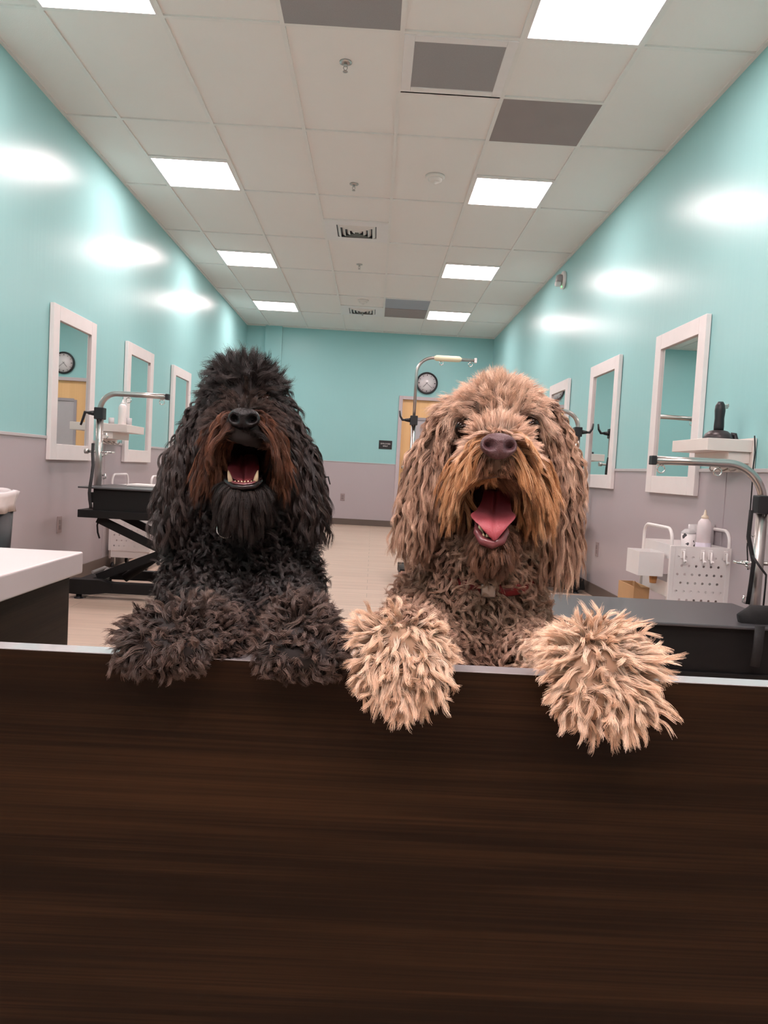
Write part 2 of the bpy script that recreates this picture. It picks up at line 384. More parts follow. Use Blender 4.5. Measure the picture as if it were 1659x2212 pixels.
# alarm / camera device high on the right wall
o = empty('wall_camera', (XR, 7.98, 2.975)); tag(o, 'white round security camera with green light high on right wall', 'camera')
MB().lathe([(0, 0), (.088, 0), (.092, -.012), (.088, -.03), (.04, -.034), (0, -.034)], 28, axis='X').build('camera_base', M_whitep, o)
MB().lathe([(0, -.03), (.055, -.03), (.058, -.06), (.045, -.085), (0, -.095)], 24, (0, .0, .0), axis='X').build('camera_body', mat('grey_plastic', (.35, .33, .33), .4), o)
MB().lathe([(0, -.03), (.026, -.03), (.026, -.075), (.018, -.085), (0, -.088)], 16, (-.02, -.035, -.05), axis='X').build('camera_lens', M_whitep, o)
MB().lathe([(0, -.0), (.009, -.0), (.009, -.006), (0, -.008)], 10, (-.032, -.03, -.075), axis='X').build('green_lamp', emis('green_lamp', (.05, .9, .2), 1.2), o)

# ------------------------------------------------------------------ wall things
def wall_mirror(side, y0, label):
    xw = XL+.003 if side < 0 else XR-.003
    s = 1 if side < 0 else -1
    o = empty('wall_mirror', (xw, y0, .885)); tag(o, label, 'mirror', 'tall white framed mirrors on the two long walls')
    W_, H_, b, t = .775, 1.027, .098, .030
    X0, X1 = (0.001, t) if s > 0 else (-t, -0.001)
    mb = MB().box((X0, 0, 0), (X1, b, H_), .002, 1).box((X0, W_-b, 0), (X1, W_, H_), .002, 1).box((X0, b, 0), (X1, W_-b, b+.01), .002, 1).box((X0, b, H_-b), (X1, W_-b, H_), .002, 1)
    mb.build('mirror_frame', M_white, o)
    g0, g1 = sorted((s*.003, s*.014))
    MB().box((g0, b-.005, b), (g1, W_-b+.005, H_-b+.005)).build('mirror_glass', M_mirror, o)
wall_mirror(-1, 5.115, 'nearest white framed mirror on the left wall, reflecting the wall clock')
wall_mirror(-1, 6.635, 'white framed mirror on the left wall behind the grooming arm')
wall_mirror(-1, 8.125, 'farthest white framed mirror on the left wall, beside the black dog')
wall_mirror(1, 4.345, 'largest white framed mirror on the right wall, behind the cream shelf')
wall_mirror(1, 5.880, 'middle white framed mirror on the right wall')
wall_mirror(1, 7.415, 'farthest white framed mirror on the right wall, beside the brown dog')

def outlet(loc, axis, label, s=1, m=None):
    o = empty('power_outlet', loc); tag(o, label, 'outlet')
    if axis == 'X':
        a, b = sorted((0, s*.006)); MB().box((a, -.036, -.058), (b, .036, .058), .002).build('cover_plate', m or M_outlet, o)
        a, b = sorted((s*.004, s*.009)); MB().box((a, -.018, -.035), (b, .018, -.004), .002).box((a, -.018, .004), (b, .018, .035), .002).build('socket', M_sock, o)
    else:
        MB().box((-.036, -.006, -.058), (.036, 0, .058), .002).build('cover_plate', m or M_outlet, o)
        MB().box((-.018, -.009, -.035), (.018, -.004, -.004), .002).box((-.018, -.009, .004), (.018, -.004, .035), .002).build('socket', M_sock, o)
M_outlet = mat('outlet_grey', (.33, .26, .26), .4); M_sock = mat('outlet_face', (.24, .19, .19), .4)
outlet((XL+.003, 5.37, .435), 'X', 'grey power outlet low on the left wall above the counter', 1)
outlet((XR-.003, 6.20, .387), 'X', 'dark grey power outlet low on the right wall beside the dog ear', -1)
outlet((-.482, YB-.003, .449), 'Y', 'small power outlet on the back wall between the two dogs')

# wall clock
o = empty('wall_clock', (.797, YB, 2.382)); tag(o, 'round black rimmed wall clock above the wooden door', 'clock')
MB().lathe([(.150, 0), (.176, 0), (.180, -.02), (.174, -.045), (.160, -.048), (.156, -.030), (.150, -.028)], 48, axis='Y').build('clock_rim', M_blackp, o)
MB().lathe([(0, -.02), (.157, -.02), (.157, -.004), (0, -.004)], 48, axis='Y').build('clock_face', mat('clock_white', (.74, .70, .71), .3, coat=.3), o)
mb = MB()
for k in range(12):
    a = 2*PI*k/12; r0, r1 = (.118, .140); w = .006 if k % 3 == 0 else .003
    mb = MB(); mb.box((-w, -.0235, r0), (w, -.0205, r1), rot=Matrix.Rotation(a, 3, 'Y'), piv=(0, 0, 0)); mb.build('hour_mark', M_blackp, o)
def hand(name, ang, ln, w):
    MB().box((-w, -.027, -.02), (w, -.024, ln), rot=Matrix.Rotation(ang, 3, 'Y'), piv=(0, 0, 0)).build(name, M_blackp, o)
# in the room the hands stand at about 7:22
hand('hour_hand', math.radians(221), .085, .003); hand('minute_hand', math.radians(131), .115, .002)

# small black door sign
o = empty('door_sign', (.176, YB, 1.344)); tag(o, 'small black door sign with pale lettering beside the wooden door', 'sign')
MB().box((-.108, -.008, -.070), (.108, 0, .070), .002).build('sign_plate', M_blackp, o)
def text(body, size, loc, m, parent, name='lettering', rot=(PI/2, 0, 0), ext=.0008):
    cu = bpy.data.curves.new(name, 'FONT'); cu.body = body; cu.size = size; cu.align_x = 'CENTER'; cu.align_y = 'CENTER'; cu.extrude = ext
    t = bpy.data.objects.new(name, cu); COL.objects.link(t); t.parent = parent; t.location = loc; t.rotation_euler = rot; cu.materials.append(m)
    bpy.context.view_layer.update(); me = bpy.data.meshes.new_from_object(t.evaluated_get(bpy.context.evaluated_depsgraph_get()))
    q = bpy.data.objects.new(name, me); COL.objects.link(q); q.parent = parent; q.location = loc; q.rotation_euler = rot
    bpy.data.objects.remove(t); return q
text('EMPLOYEES', .031, (0, -.009, .016), M_white, o); text('ONLY', .031, (0, -.009, -.022), M_white, o)
# ------------------------------------------------------------------ gate in front
GY1, GY2 = .92, .950                       # front and back face of the gate
GZ = CAMZ-.2597*GY1
M_gate = wood_mat('dark_oak_laminate', (.0045, .0019, .0008, 1), (.0105, .0045, .0018, 1), (.035, .0155, .006, 1), .5, 1, 'X', 5, spec=.12)
g = empty('wooden_gate', (0, GY1, 0)); tag(g, 'dark brown wood grained half gate under the dogs paws', 'gate')
MB().box((XL+.004, 0, .04), (XR-.004, .030, GZ-.0012), .0008).build('gate_panel', M_gate, g)
MB().box((XL+.004, -.0004, GZ-.0011), (XR-.004, .0304, GZ), .0004).build('edge_strip', mat('grey_edge_strip', (.34, .33, .34), .16, spec=.9, coat=.6), g)

# ------------------------------------------------------------------ reception counter at the left
c = empty('reception_counter', (-.526, 1.42, 0)); tag(c, 'white topped dark wood counter at the lower left', 'counter')
CZ = P(178, 1193, Y=1.41).z
MB().box((-1.60, -.46, CZ-.040), (0, 0, CZ), .0035, 3).build('countertop', mat('white_solid_surface', (.60, .53, .53), .30, coat=.1), c)
MB().box((-1.60, -.455, .08), (-.018, -.016, CZ-.040)).build('counter_body', wood_mat('dark_counter_laminate', (.008, .005, .0028, 1), (.016, .010, .006, 1), (.032, .020, .011, 1), .5, 1, 'Y', 6, spec=.12), c)
MB().box((-1.58, -.44, 0), (-.05, -.05, .08)).build('toe_kick', M_black, c)

# ------------------------------------------------------------------ waste bin
b = empty('waste_bin', (-1.985, 3.93, 0)); tag(b, 'black waste bin with white plastic bag folded over its rim', 'bin')
MB().lathe([(0, .01), (.125, .01), (.155, .66), (.150, .66), (.122, .02), (0, .02)], 28).build('bin_body', M_blackp, b)
mb = MB(); prof = [(.157, .635), (.163, .62), (.160, .66), (.172, .70), (.176, .725), (.160, .730), (.146, .715), (.140, .66), (.13, .5)]
mb.lathe(prof, 48)
for v in mb.bm.verts:
    a = math.atan2(v.co.y, v.co.x); w = .006*math.sin(a*9+v.co.z*30)+.004*math.sin(a*17+1)
    k = 1+w/max(.1, math.hypot(v.co.x, v.co.y)); v.co.x *= k; v.co.y *= k; v.co.z += .006*math.sin(a*5+1)
smooth(mb.build('bin_bag', mat('white_bag_film', (.72, .66, .66), .25, spec=.6), b))

# ------------------------------------------------------------------ grooming tables
def grooming_table(name, x0, x1, y0, y1, ztop, posts, label, base=True, mirror=False, half_drop=.15):
    """x0..x1 long side, scissor lift, posts carry the arms"""
    cx, cy = (x0+x1)/2, (y0+y1)/2
    o = empty(name, (cx, cy, 0)); tag(o, label, 'grooming table')
    L, W = (x1-x0)/2, (y1-y0)/2
    zp = ztop-half_drop                      # top of the lower platform
    MB().box((-L, -W, ztop-.012), (L, W, ztop), .004, 2).build('table_top', M_rubber, o)
    MB().box((-L+.09, -W+.03, zp-.002), (L-.09, W-.03, ztop-.0125), .003).build('table_skirt', M_black, o)
    mb = MB().box((-L, -W+.01, zp-.050), (L, -W+.07, zp), .003).box((-L, W-.07, zp-.050), (L, W-.01, zp), .003)
    mb.box((-L, -W+.07, zp-.050), (-L+.12, W-.07, zp), .003).box((L-.12, -W+.07, zp-.050), (L, W-.07, zp), .003)
    mb.build('platform', M_black, o)
    # base frame
    mb = MB().box((-L-.03, -W, .045), (L+.03, -W+.06, .115), .004).box((-L-.03, W-.06, .045), (L+.03, W, .115), .004)
    mb.box((-L-.03, -W+.06, .05), (-L+.05, W-.06, .11), .004).box((L-.05, -W+.06, .05), (L+.03, W-.06, .11), .004)
    for s in (-1, 1):
        outl = [(s*(L+.03), -W-.004, .128), (s*(L-.16), -W-.004, .128), (s*(L-.24), -W-.004, .112), (s*(L-.24), -W-.004, .052), (s*(L-.12), -W-.004, .034), (s*(L-.02), -W-.004, .030), (s*(L+.05), -W-.004, .035)]
        mb.prism(outl, (0, .07, 0))
    mb.build('base_frame', M_black, o)
    for sx in (-1, 1):
        for sy in (-1, 1):
            MB().lathe([(0, 0), (.030, 0), (.030, .006), (.018, .010), (.018, .05), (0, .05)], 16, (sx*(L-.02), sy*(W-.03), 0)).build('leveling_foot', M_blackp, o)
    # scissor arms
    zt, zb = zp-.05, .125
    for sy in (-1, 1):
        for sg in (-1, 1):
            a = Vector((-sg*(L-.10), 0, zt-.01)); b_ = Vector((sg*(L-.10), 0, zb)); dd = (b_-a); n = Vector((-dd.z, 0, dd.x)).normalized()*.026
            yy = sy*(W-.09)+(0 if sg > 0 else -sy*.03)
            MB().prism([a+n+Vector((0, yy, 0)), b_+n+Vector((0, yy, 0)), b_-n+Vector((0, yy, 0)), a-n+Vector((0, yy, 0))], (0, .022*(-sy), 0)).build('scissor_arm', M_black, o)
    MB().tube([(-L+.22, 0, .10), (0, 0, (zt+zb)/2+.02)], .03, 14).build('lift_cylinder', M_black, o)
    for p in posts: post(o, cx, cy, ztop, zp, **p)
    return o

def post(o, cx, cy, ztop, zp, x, y, s, zclamp, zarm, reach, rad=.13, holder=True, handle_up=False, thin=1.0, capm=None):
    """steel post with clamp, bent arm, rings; s is +1 when the arm reaches to +X"""
    x -= cx; y -= cy
    MB().tube([(x, y, zp+.002), (x, y, zclamp)], .0255*thin, 16, flat=(1, .72)).build('post', M_steel, o)
    MB().box((x-.045, y-.03, zp+.03), (x+.045, y+.03, zp+.10), .004).build('post_bracket', M_black, o)
    ax = [Vector((x, y, zclamp-.05)), Vector((x, y, zarm-rad))]
    ax += arc((x+s*rad, y, zarm-rad), rad, PI, PI/2, 10, (s, 0, 0), (0, 0, 1))[1:]
    ax += [Vector((x+s*reach*.6, y, zarm)), Vector((x+s*reach, y, zarm-.004))]
    MB().tube(ax, .0185*thin, 14, flat=(1, 1)).build('arm', M_steel, o)
    MB().box((x+s*reach-.010, y-.020, zarm-.024), (x+s*reach+.012, y+.020, zarm+.016), .003).build('arm_cap', capm or M_blackp, o)
    k = MB().box((x-.032, y-.032, zclamp-.04), (x+.032, y+.032, zclamp+.04), .005)
    k.build('clamp_collar', M_blackp, o)
    hb = MB().tube([(x-s*.03, y-.01, zclamp), (x-s*.075, y-.01, zclamp)], [.020, .012], 10)
    zz = .075 if handle_up else -.085
    hb.tube([(x-s*.070, y-.01, zclamp+(.0)), (x-s*.098, y-.01, zclamp+(.004 if not handle_up else 0)), (x-s*(.108 if not handle_up else .118), y-.01, zclamp+zz*.4), (x-s*.125, y-.01, zclamp+zz)], [.010, .011, .009, .007], 10)
    hb.build('clamp_handle', M_blackp, o)
    for q in (reach*.42, reach*.92):
        MB().tube(arc((x+s*q, y, zarm-.040), .017, 0, 2*PI, 16, (1, 0, 0), (0, 0, 1))[:-1], .0035, 6, closed=True).tube([(x+s*q, y, zarm-.028), (x+s*q, y, zarm-.012)], .004, 8).build('ring', M_chrome, o)
    if holder:
        zh = zclamp-.26
        # chrome tool ring with knob, small hooks, hanging loop
        MB().tube(arc((x+s*.062, y, zh), .040, 0, 2*PI, 18, (1, 0, 0), (0, 1, 0))[:-1], .006, 8, closed=True).tube([(x+s*.022, y, zh-.03), (x+s*.06, y, zh-.008)], .006, 8).build('tool_ring', M_chrome, o)
        MB().tube([(x-s*.02, y, zh), (x-s*.07, y, zh)], .009, 10).tube([(x-s*.07, y, zh), (x-s*.095, y, zh)], .017, 12).build('ring_knob', M_steel, o)
        MB().tube([(x+s*.03, y, zh+.12), (x+s*.045, y, zh+.125), (x+s*.055, y, zh+.105), (x+s*.05, y, zh+.09)], .006, 8).build('post_hook', M_chrome, o)
        MB().tube([(x+s*.03, y, zh-.16), (x+s*.05, y, zh-.15), (x+s*.052, y, zh-.175), (x+s*.035, y, zh-.18)], .006, 8).build('post_hook', M_chrome, o)

LT = dict(x0=-1.885, x1=-.78, y0=4.95, y1=5.58)
ztl = P(300, 1057, Y=4.95).z
zc = P(212, 893, Y=5.28).z; za = P(300, 853, Y=5.28).z
pxl = P(214, 960, Y=5.28).x; rc = P(362, 853, Y=5.28).x-pxl
tl = grooming_table('grooming_table', ztop=ztl, posts=[dict(x=pxl, y=5.28, s=1, zclamp=zc, zarm=za, reach=rc, rad=.115)],
    label='black grooming table with steel arm at the left wall, beside the black dog', **LT)
# leads and cable hanging on the left table
def strap(name, pts, w, label, cat='leash', m=None, parent=None):
    o = MB().tube(pts, w, 8, flat=(1, .35)).build(name, m or M_strap)
    if parent is not None: o.parent = parent
    else: tag(o, label, cat)
    return o
strap('leash', [P(201, 958, Y=5.23), P(200, 980, Y=5.15), P(201, 1005, Y=5.05), P(198, 1030, Y=4.96), P(195, 1048, Y=4.932), P(193, 1065, Y=4.935), P(194, 1080, Y=4.935), P(196, 1092, Y=4.935), P(196, 1098, Y=4.94)], .010, 'black leash hanging over the left end of the left grooming table')
strap('hanging_cable', [P(214, 1118, Y=5.2), P(210, 1135, Y=5.2), P(211, 1150, Y=5.2), P(215, 1163, Y=5.2)], .006, 'short black cord dangling under the left grooming table', 'cord')
o = MB().tube([P(200, 1236, Y=5.2), P(226, 1226, Y=5.3), P(243, 1228, Y=5.35), P(232, 1248, Y=5.1)], .012, 8).tube([P(222, 1240, Y=5.2), P(232, 1228, Y=5.28), P(244, 1236, Y=5.3)], .010, 8).build('foot_pedal', mat('grey_metal_paint', (.40, .38, .37), .4))
tag(o, 'bent grey foot pedal bar on the base of the left grooming table', 'pedal')
tag(MB().box((-1.70, 5.34, ztl+.001), (-1.12, 5.57, ztl+.016), .004).build('folded_towel', mat('white_cloth', (.80, .76, .74), .8, bump=(200, .3))), 'white folded towel lying on the left grooming table', 'towel')

# right table
y0r, y1r = 2.93, 3.52
ztr = P(1400, 1343, Y=y0r).z
pxr = P(1640, 1180, Y=3.36).x
rr = grooming_table('grooming_table', x0=.66, x1=1.70, y0=y0r, y1=y1r, ztop=ztr, half_drop=.19, posts=[dict(x=pxr, y=3.36, s=-1, zclamp=P(1645, 1090, Y=3.36).z, zarm=P(1500, 997, Y=3.36).z, reach=pxr-P(1410, 992, Y=3.36).x, rad=.17)],
    label='black grooming table at lower right, behind the brown dog paw')
strap('leash', [P(1623, 1102, Y=3.28), P(1620, 1130, Y=3.28), P(1617, 1160, Y=3.28), P(1622, 1185, Y=3.27), P(1628, 1215, Y=3.26), P(1622, 1260, Y=3.26), P(1615, 1305, Y=3.26)], .010, 'black leash hanging down the near side of the right table post')
strap('leash', [P(1625, 1200, Y=3.20), P(1640, 1222, Y=3.18), P(1655, 1242, Y=3.18), P(1653, 1270, Y=3.18), P(1649, 1308, Y=3.18)], .011, 'black leash slanting to the right edge beside the right table post')
a, b_ = P(1598, 1345, Y=3.02), P(1655, 1335, Y=3.02)
mb = MB(); mb.tube([a, a.lerp(b_, .4)+Vector((0, 0, .006)), b_+Vector((.14, 0, 0))], [.016, .024, .022], 12, flat=(1, 2.4))
tag(smooth(mb.build('strap_roll', M_strap)), 'rolled black strap on the right end of the lower right table', 'strap')
a = P(1642, 1352, Y=2.90)
MB().tube([a, P(1637, 1400, Y=2.90), P(1630, 1440, Y=2.90)], .020, 10, flat=(1, .4)).build('hanging_strap', M_strap, bpy.data.objects['strap_roll']).matrix_parent_inverse = Matrix()

# far right table with two posts
xa = P(889, 1000, Y=6.6).x; xb = P(1246, 960, Y=6.45).x
ztf = .62
grooming_table('grooming_table', x0=xa-.03, x1=xb+.06, y0=6.30, y1=6.90, ztop=ztf, posts=[
    dict(x=xa, y=6.62, s=1, zclamp=P(888, 908, Y=6.62).z, zarm=P(970, 775, Y=6.62).z, reach=P(1027, 776, Y=6.62).x-xa, rad=.14, holder=False, handle_up=True, thin=.72, capm=M_whitep),
    dict(x=xb, y=6.45, s=-1, zclamp=P(1247, 933, Y=6.45).z, zarm=P(1210, 888, Y=6.45).z, reach=.72, rad=.13, handle_up=True)],
    label='far grooming table with two steel arms, behind the brown dog')
# pale wrap round the tall arm
xs, xe = P(938, 774, Y=6.62).x, P(997, 774, Y=6.62).x; zz = P(970, 775, Y=6.62).z
tag(MB().tube([(xs, 6.62, zz), (xs+.02, 6.62, zz), (xe-.02, 6.62, zz), (xe, 6.62, zz-.002)], [.0140, .0250, .0250, .0150], 14).build('foam_sleeve', mat('cream_foam', (.86, .80, .58), .6)), 'pale yellow foam sleeve around the tall grooming arm by the clock', 'sleeve')
mm = bpy.data.objects['foam_sleeve']
strap('leash', [P(1256, 985, Y=6.4), P(1257, 1010, Y=6.4), P(1255, 1050, Y=6.4)], .010, 'black leash hanging beside the brown dog ear at the right')
# far left table
xc = P(691, 1040, Y=9.2).x
grooming_table('grooming_table', x0=xc-1.08, x1=xc+.04, y0=8.9, y1=9.5, ztop=.47, posts=[dict(x=xc, y=9.2, s=-1, zclamp=P(693, 1030, Y=9.2).z, zarm=P(670, 993, Y=9.2).z, reach=.66, rad=.13, holder=False)],
    label='far grooming table whose arm shows between the black dog and back wall')

# ------------------------------------------------------------------ wall shelves
def wall_shelf(side, y0, label):
    s = 1 if side < 0 else -1
    xw = XL+.004 if side < 0 else XR-.004
    o = empty('wall_shelf', (xw, y0, 1.025)); tag(o, label, 'shelf')
    def bx(x0, x1, ya, yb, z0, z1, bev=.002):
        a, b = sorted((s*x0, s*x1)); return MB().box((a, ya, z0), (b, yb, z1), bev)
    bx(.0, .014, 0, .46, 0, .165).build('back_plate', M_cream, o)
    bx(.0145, .235, .01, .455, .095, .155).build('shelf_box', M_cream, o)
    bx(.0145, .12, .03, .43, .040, .0945).build('shelf_bracket', M_cream, o)
    for k in range(3):
        y = .12+.11*k
        MB().tube([(s*.016, y, .022), (s*.045, y, .005), (s*.062, y, .002), (s*.072, y, .014), (s*.070, y, .024)], .004, 8).build('hook', M_steel, o)
    return o
wall_shelf(1, 3.72, 'cream wall shelf holding the black clipper stand, nearest on right')
wall_shelf(-1, 6.02, 'cream wall shelf with hooks and white bottle on the left wall')
wall_shelf(1, 6.86, 'cream wall shelf half hidden behind the brown dog ear')

# clipper on its stand
o = empty('hair_clipper', (XR-.115, 3.90, 1.180)); tag(o, 'black cordless clipper standing in its charger on the wall shelf', 'clipper')
mb = MB().lathe([(0, 0), (.072, 0), (.075, .008), (.066, .030), (.046, .046), (.030, .050), (0, .050)], 28)
for v in mb.bm.verts: v.co.x *= .95
mb.build('charger_base', mat('dark_brown_plastic', (.035, .026, .028), .35), o)
mb = MB(); prof = [(.024, .044), (.025, .07), (.023, .11), (.026, .15), (.024, .175), (.013, .195)]
rings = []
for r, z in prof: rings.append([mb.bm.verts.new((r*math.cos(2*PI*k/16)*(1.0), r*math.sin(2*PI*k/16)*.9, z)) for k in range(16)])
for A, B in zip(rings, rings[1:]):
    for k in range(16): mb.bm.faces.new((A[k], A[(k+1) % 16], B[(k+1) % 16], B[k])).smooth = True
mb.bm.faces.new(rings[-1]); mb.bm.faces.new(rings[0][::-1])
mb.build('clipper_body', M_blackp, o)
MB().box((.014, -.016, .160), (.034, .016, .178), .002).box((.030, -.018, .168), (.036, .018, .184), .001).build('clipper_blade', M_steel, o)
MB().tube([(.06, -.01, .03), (.078, -.015, .03), (.082, -.02, .008), (.078, -.025, -.022)], .013, 10).build('cord_plug', M_blackp, o)
p0 = Vector((XR-.02, 3.70, 1.19))
strap('charger_cord', [(XR-.025, 3.705, 1.20), (XR-.018, 3.70, 1.12), (XR-.022, 3.70, 1.05), (XR-.02, 3.70, .95), (XR-.014, 3.71, .80), (XR-.02, 3.70, .66), (XR-.012, 3.69, .55)], .0035, 'thin charger cord running down the right wall beside the shelf', 'cord')
# things on the left shelf
def bottle(name, loc, r, h, label, m, capm=None, nozzle=True, group=None):
    o = empty(name, loc); tag(o, label, 'bottle', group)
    MB().lathe([(0, 0), (r*.95, 0), (r, r*.12), (r, h*.66), (r*.85, h*.76), (r*.45, h*.83), (0, h*.83)], 24).build('bottle_body', m, o)
    if nozzle: MB().lathe([(0, h*.82), (r*.5, h*.82), (r*.48, h*.87), (r*.22, h*.90), (r*.10, h), (0, h)], 18).build('bottle_cap', capm or m, o)
    return o
M_milk = mat('milky_plastic', (.80, .76, .74), .35, sss=.2)
zs = 1.181
bl = P(262, 912, Y=6.2)
bottle('spray_bottle', (bl.x, 6.22, zs), .032, .205, 'white squeeze bottle on the left wall shelf', M_milk)
def jar(loc, r, h, label, m, liquid=None):
    o = empty('plastic_jar', loc); tag(o, label, 'jar')
    MB().lathe([(0, 0), (r, 0), (r, h), (r*.9, h), (r*.9, .004), (0, .004)], 22).build('jar_body', m, o)
    if liquid: MB().lathe([(0, .005), (r*.88, .005), (r*.88, h*.55), (0, h*.55)], 20).build('jar_contents', liquid, o)
jar((P(247, 912, Y=6.2).x, 6.13, zs), .022, .05, 'small clear tub left of the bottle on the left shelf', M_glass, mat('grey_parts', (.15, .14, .15), .5))
jar((P(273, 912, Y=6.2).x, 6.26, zs), .024, .06, 'small clear tub right of the bottle on the left shelf', M_glass, mat('grey_parts', (.15, .14, .15), .5))
bb = P(1231, 968, Y=7.0)
bottle('spray_bottle', (bb.x+.03, 7.02, zs), .036, .20, 'clear squeeze bottle on the shelf behind the brown dog ear', M_milk)

# ------------------------------------------------------------------ rolling carts
def cart(loc, w, dp, h, label, side_hooks=False, hang=False):
    """three tier white cart, perforated panel on the side towards the gate"""
    o = empty('rolling_cart', loc); tag(o, label, 'cart')
    r = .009
    def upright(x):
        pts = [(x, .02, .10), (x, .02, h-.03)]
        return pts
    # two looped tube frames, one each short side, rising into round handles
    for x in (r, w-r):
        pts = [Vector((x, r, .09)), Vector((x, r, h-.06))]+arc((x, r+.06, h-.06), .06, PI, PI/2, 6, (0, 1, 0), (0, 0, 1))[1:]+arc((x, dp-.06-r, h-.06), .06, PI/2, 0, 6, (0, 1, 0), (0, 0, 1))+[Vector((x, dp-r, .09))]
        MB().tube(pts, r, 10).build('tube_frame', M_whitep, o)
    for z in (.10, .36, h-.16):
        mb = MB().box((2*r, .004, z), (w-2*r, dp-.004, z+.004)).box((2*r, .0, z), (w-2*r, .006, z+.075), .001).box((2*r, dp-.006, z), (w-2*r, dp, z+.075), .001)
        mb.box((2*r-.004, .006, z), (2*r+.002, dp-.006, z+.075)).box((w-2*r-.002, .006, z), (w-2*r+.004, dp-.006, z+.075))
        mb.build('tray', M_whitep, o)
    # perforated panel: real holes
    mb = MB(); z0, z1 = .12, h-.085; nx, nz = 7, 11
    px0, px1 = .0, w
    ts = .004; rh = .0068
    # columns of square cells with an octagonal hole in each
    cw, chh = (px1-px0-.05)/nx, .044
    zz = z1-.035-chh*nz
    def cell(xa, xb, za_, zb_, hole):
        if not hole: mb.box((xa, -.006, za_), (xb, -.002, zb_)); return
        c = ((xa+xb)/2, (za_+zb_)/2); n = 8
        O = []; 
        for k in range(n):
            a = 2*PI*(k+.5)/n; dx, dz = math.cos(a), math.sin(a)
            t = min((xb-xa)/2/abs(dx) if abs(dx) > 1e-6 else 9, (zb_-za_)/2/abs(dz) if abs(dz) > 1e-6 else 9)
            O.append((c[0]+dx*t, c[1]+dz*t))
        I = [(c[0]+math.cos(2*PI*(k+.5)/n)*rh, c[1]+math.sin(2*PI*(k+.5)/n)*rh) for k in range(n)]
        corners = {0: (xb, zb_), 2: (xa, zb_), 4: (xa, za_), 6: (xb, za_)}
        for k in range(n):
            k2 = (k+1) % n
            for y in (-.006, -.002):
                q = [(O[k][0], y, O[k][1]), (O[k2][0], y, O[k2][1]), (I[k2][0], y, I[k2][1]), (I[k][0], y, I[k][1])]
                kk = k+1
                if kk % 2 == 1 and False: pass
                mb.quad(q)
                cor = None
                if abs(O[k][0]-O[k2][0]) > 1e-5 and abs(O[k][1]-O[k2][1]) > 1e-5:
                    cor = (O[k][0] if abs(O[k][0]-c[0]) > abs(O[k2][0]-c[0]) else O[k2][0], O[k][1] if abs(O[k][1]-c[1]) > abs(O[k2][1]-c[1]) else O[k2][1])
                    mb.quad([(O[k][0], y, O[k][1]), (cor[0], y, cor[1]), (O[k2][0], y, O[k2][1])])
            mb.quad([(I[k][0], -.006, I[k][1]), (I[k2][0], -.006, I[k2][1]), (I[k2][0], -.002, I[k2][1]), (I[k][0], -.002, I[k][1])])
    xs = [px0+.025+cw*k for k in range(nx+1)]
    for j in range(nz):
        off = cw/2 if j % 2 else 0
        za_, zb_ = zz+chh*j, zz+chh*(j+1)
        if off: cell(px0+.025, px0+.025+off, za_, zb_, False)
        for i in range(nx if not off else nx-1): cell(xs[i]+off, xs[i+1]+off, za_, zb_, True)
        if off: cell(px1-.025-off, px1-.025, za_, zb_, False)
    mb.box((px0, -.008, zz-.02), (px0+.025, 0, z1), .002).box((px1-.025, -.008, zz-.02), (px1, 0, z1), .002)
    mb.box((px0+.025, -.006, z1-.035), (px1-.025, -.002, z1)).box((px0+.025, -.006, zz-.02), (px1-.025, -.002, zz))
    mb.build('perforated_panel', M_whitep, o)
    for sx in (.03, w-.03):
        for sy in (.03, dp-.03):
            cs = MB().lathe([(0, -.011), (.026, -.011), (.030, -.006), (.030, .006), (.026, .011), (0, .011)], 18, (sx, sy, .030), axis='X').build('caster_wheel', M_blackp, o)
            MB().box((sx-.016, sy-.012, .040), (sx+.016, sy+.012, .095), .002).build('caster_fork', M_steel, cs)
    if side_hooks:
        for hx in (.065, .165, .205, .285):
            q = MB().tube([(hx, -.007, h-.115), (hx, -.022, h-.112), (hx, -.026, h-.15), (hx, -.034, h-.165), (hx, -.046, h-.155)], .0055, 8)
            q.box((hx-.012, -.013, h-.150), (hx+.012, -.007, h-.100), .003); q.build('hook', M_whitep, o)
    if hang:
        # bin hooked outside the long side
        mb = MB().box((-.135, .06, h-.255), (-.131, .25, h-.13)).box((-.009, .06, h-.255), (-.005, .25, h-.13)).box((-.131, .06, h-.255), (-.009, .064, h-.13)).box((-.131, .246, h-.255), (-.009, .25, h-.13)).box((-.131, .064, h-.255), (-.009, .246, h-.251))
        mb.build('side_bin', M_whitep, o)
    return o
ca = P(1440, 1290, Y=3.9); cb = P(1572, 1290, Y=3.9)
hR = P(1500, 1147, Y=3.9).z
cart((ca.x, 3.90, 0), cb.x-ca.x, .42, hR+.005, 'white rolling cart with perforated side and bottles, at right behind table', True, True)
cl = P(241, 1215, Y=6.3)
cart((XL+.03, 6.32, 0), .335, .42, .78, 'white rolling cart with perforated side under the left grooming table')
# cardboard box on the lowest tray of the right cart, flap up
bx0 = P(1358, 1280, Y=4.2)
o = empty('cardboard_box', (bx0.x, 4.12, 0)); tag(o, 'open brown cardboard box beside the foot of the right cart', 'box')
bw, bd = ca.x-bx0.x-.010, .26; bh = P(1372, 1268, Y=4.12).z
MB().box((0, 0, .004), (bw, bd, .012)).box((0, 0, .012), (.006, bd, bh)).box((bw-.006, 0, .012), (bw, bd, bh)).box((.006, 0, .012), (bw-.006, .006, bh)).box((.006, bd-.006, .012), (bw-.006, bd, bh)).build('box_body', M_card, o)
MB().prism([(bw-.004, -.002, bh-.04), (-.0, -.002, bh+.035), (-.0, -.002, bh), (bw-.004, -.002, bh-.08)], (0, .004, 0)).build('box_flap', M_card, o)

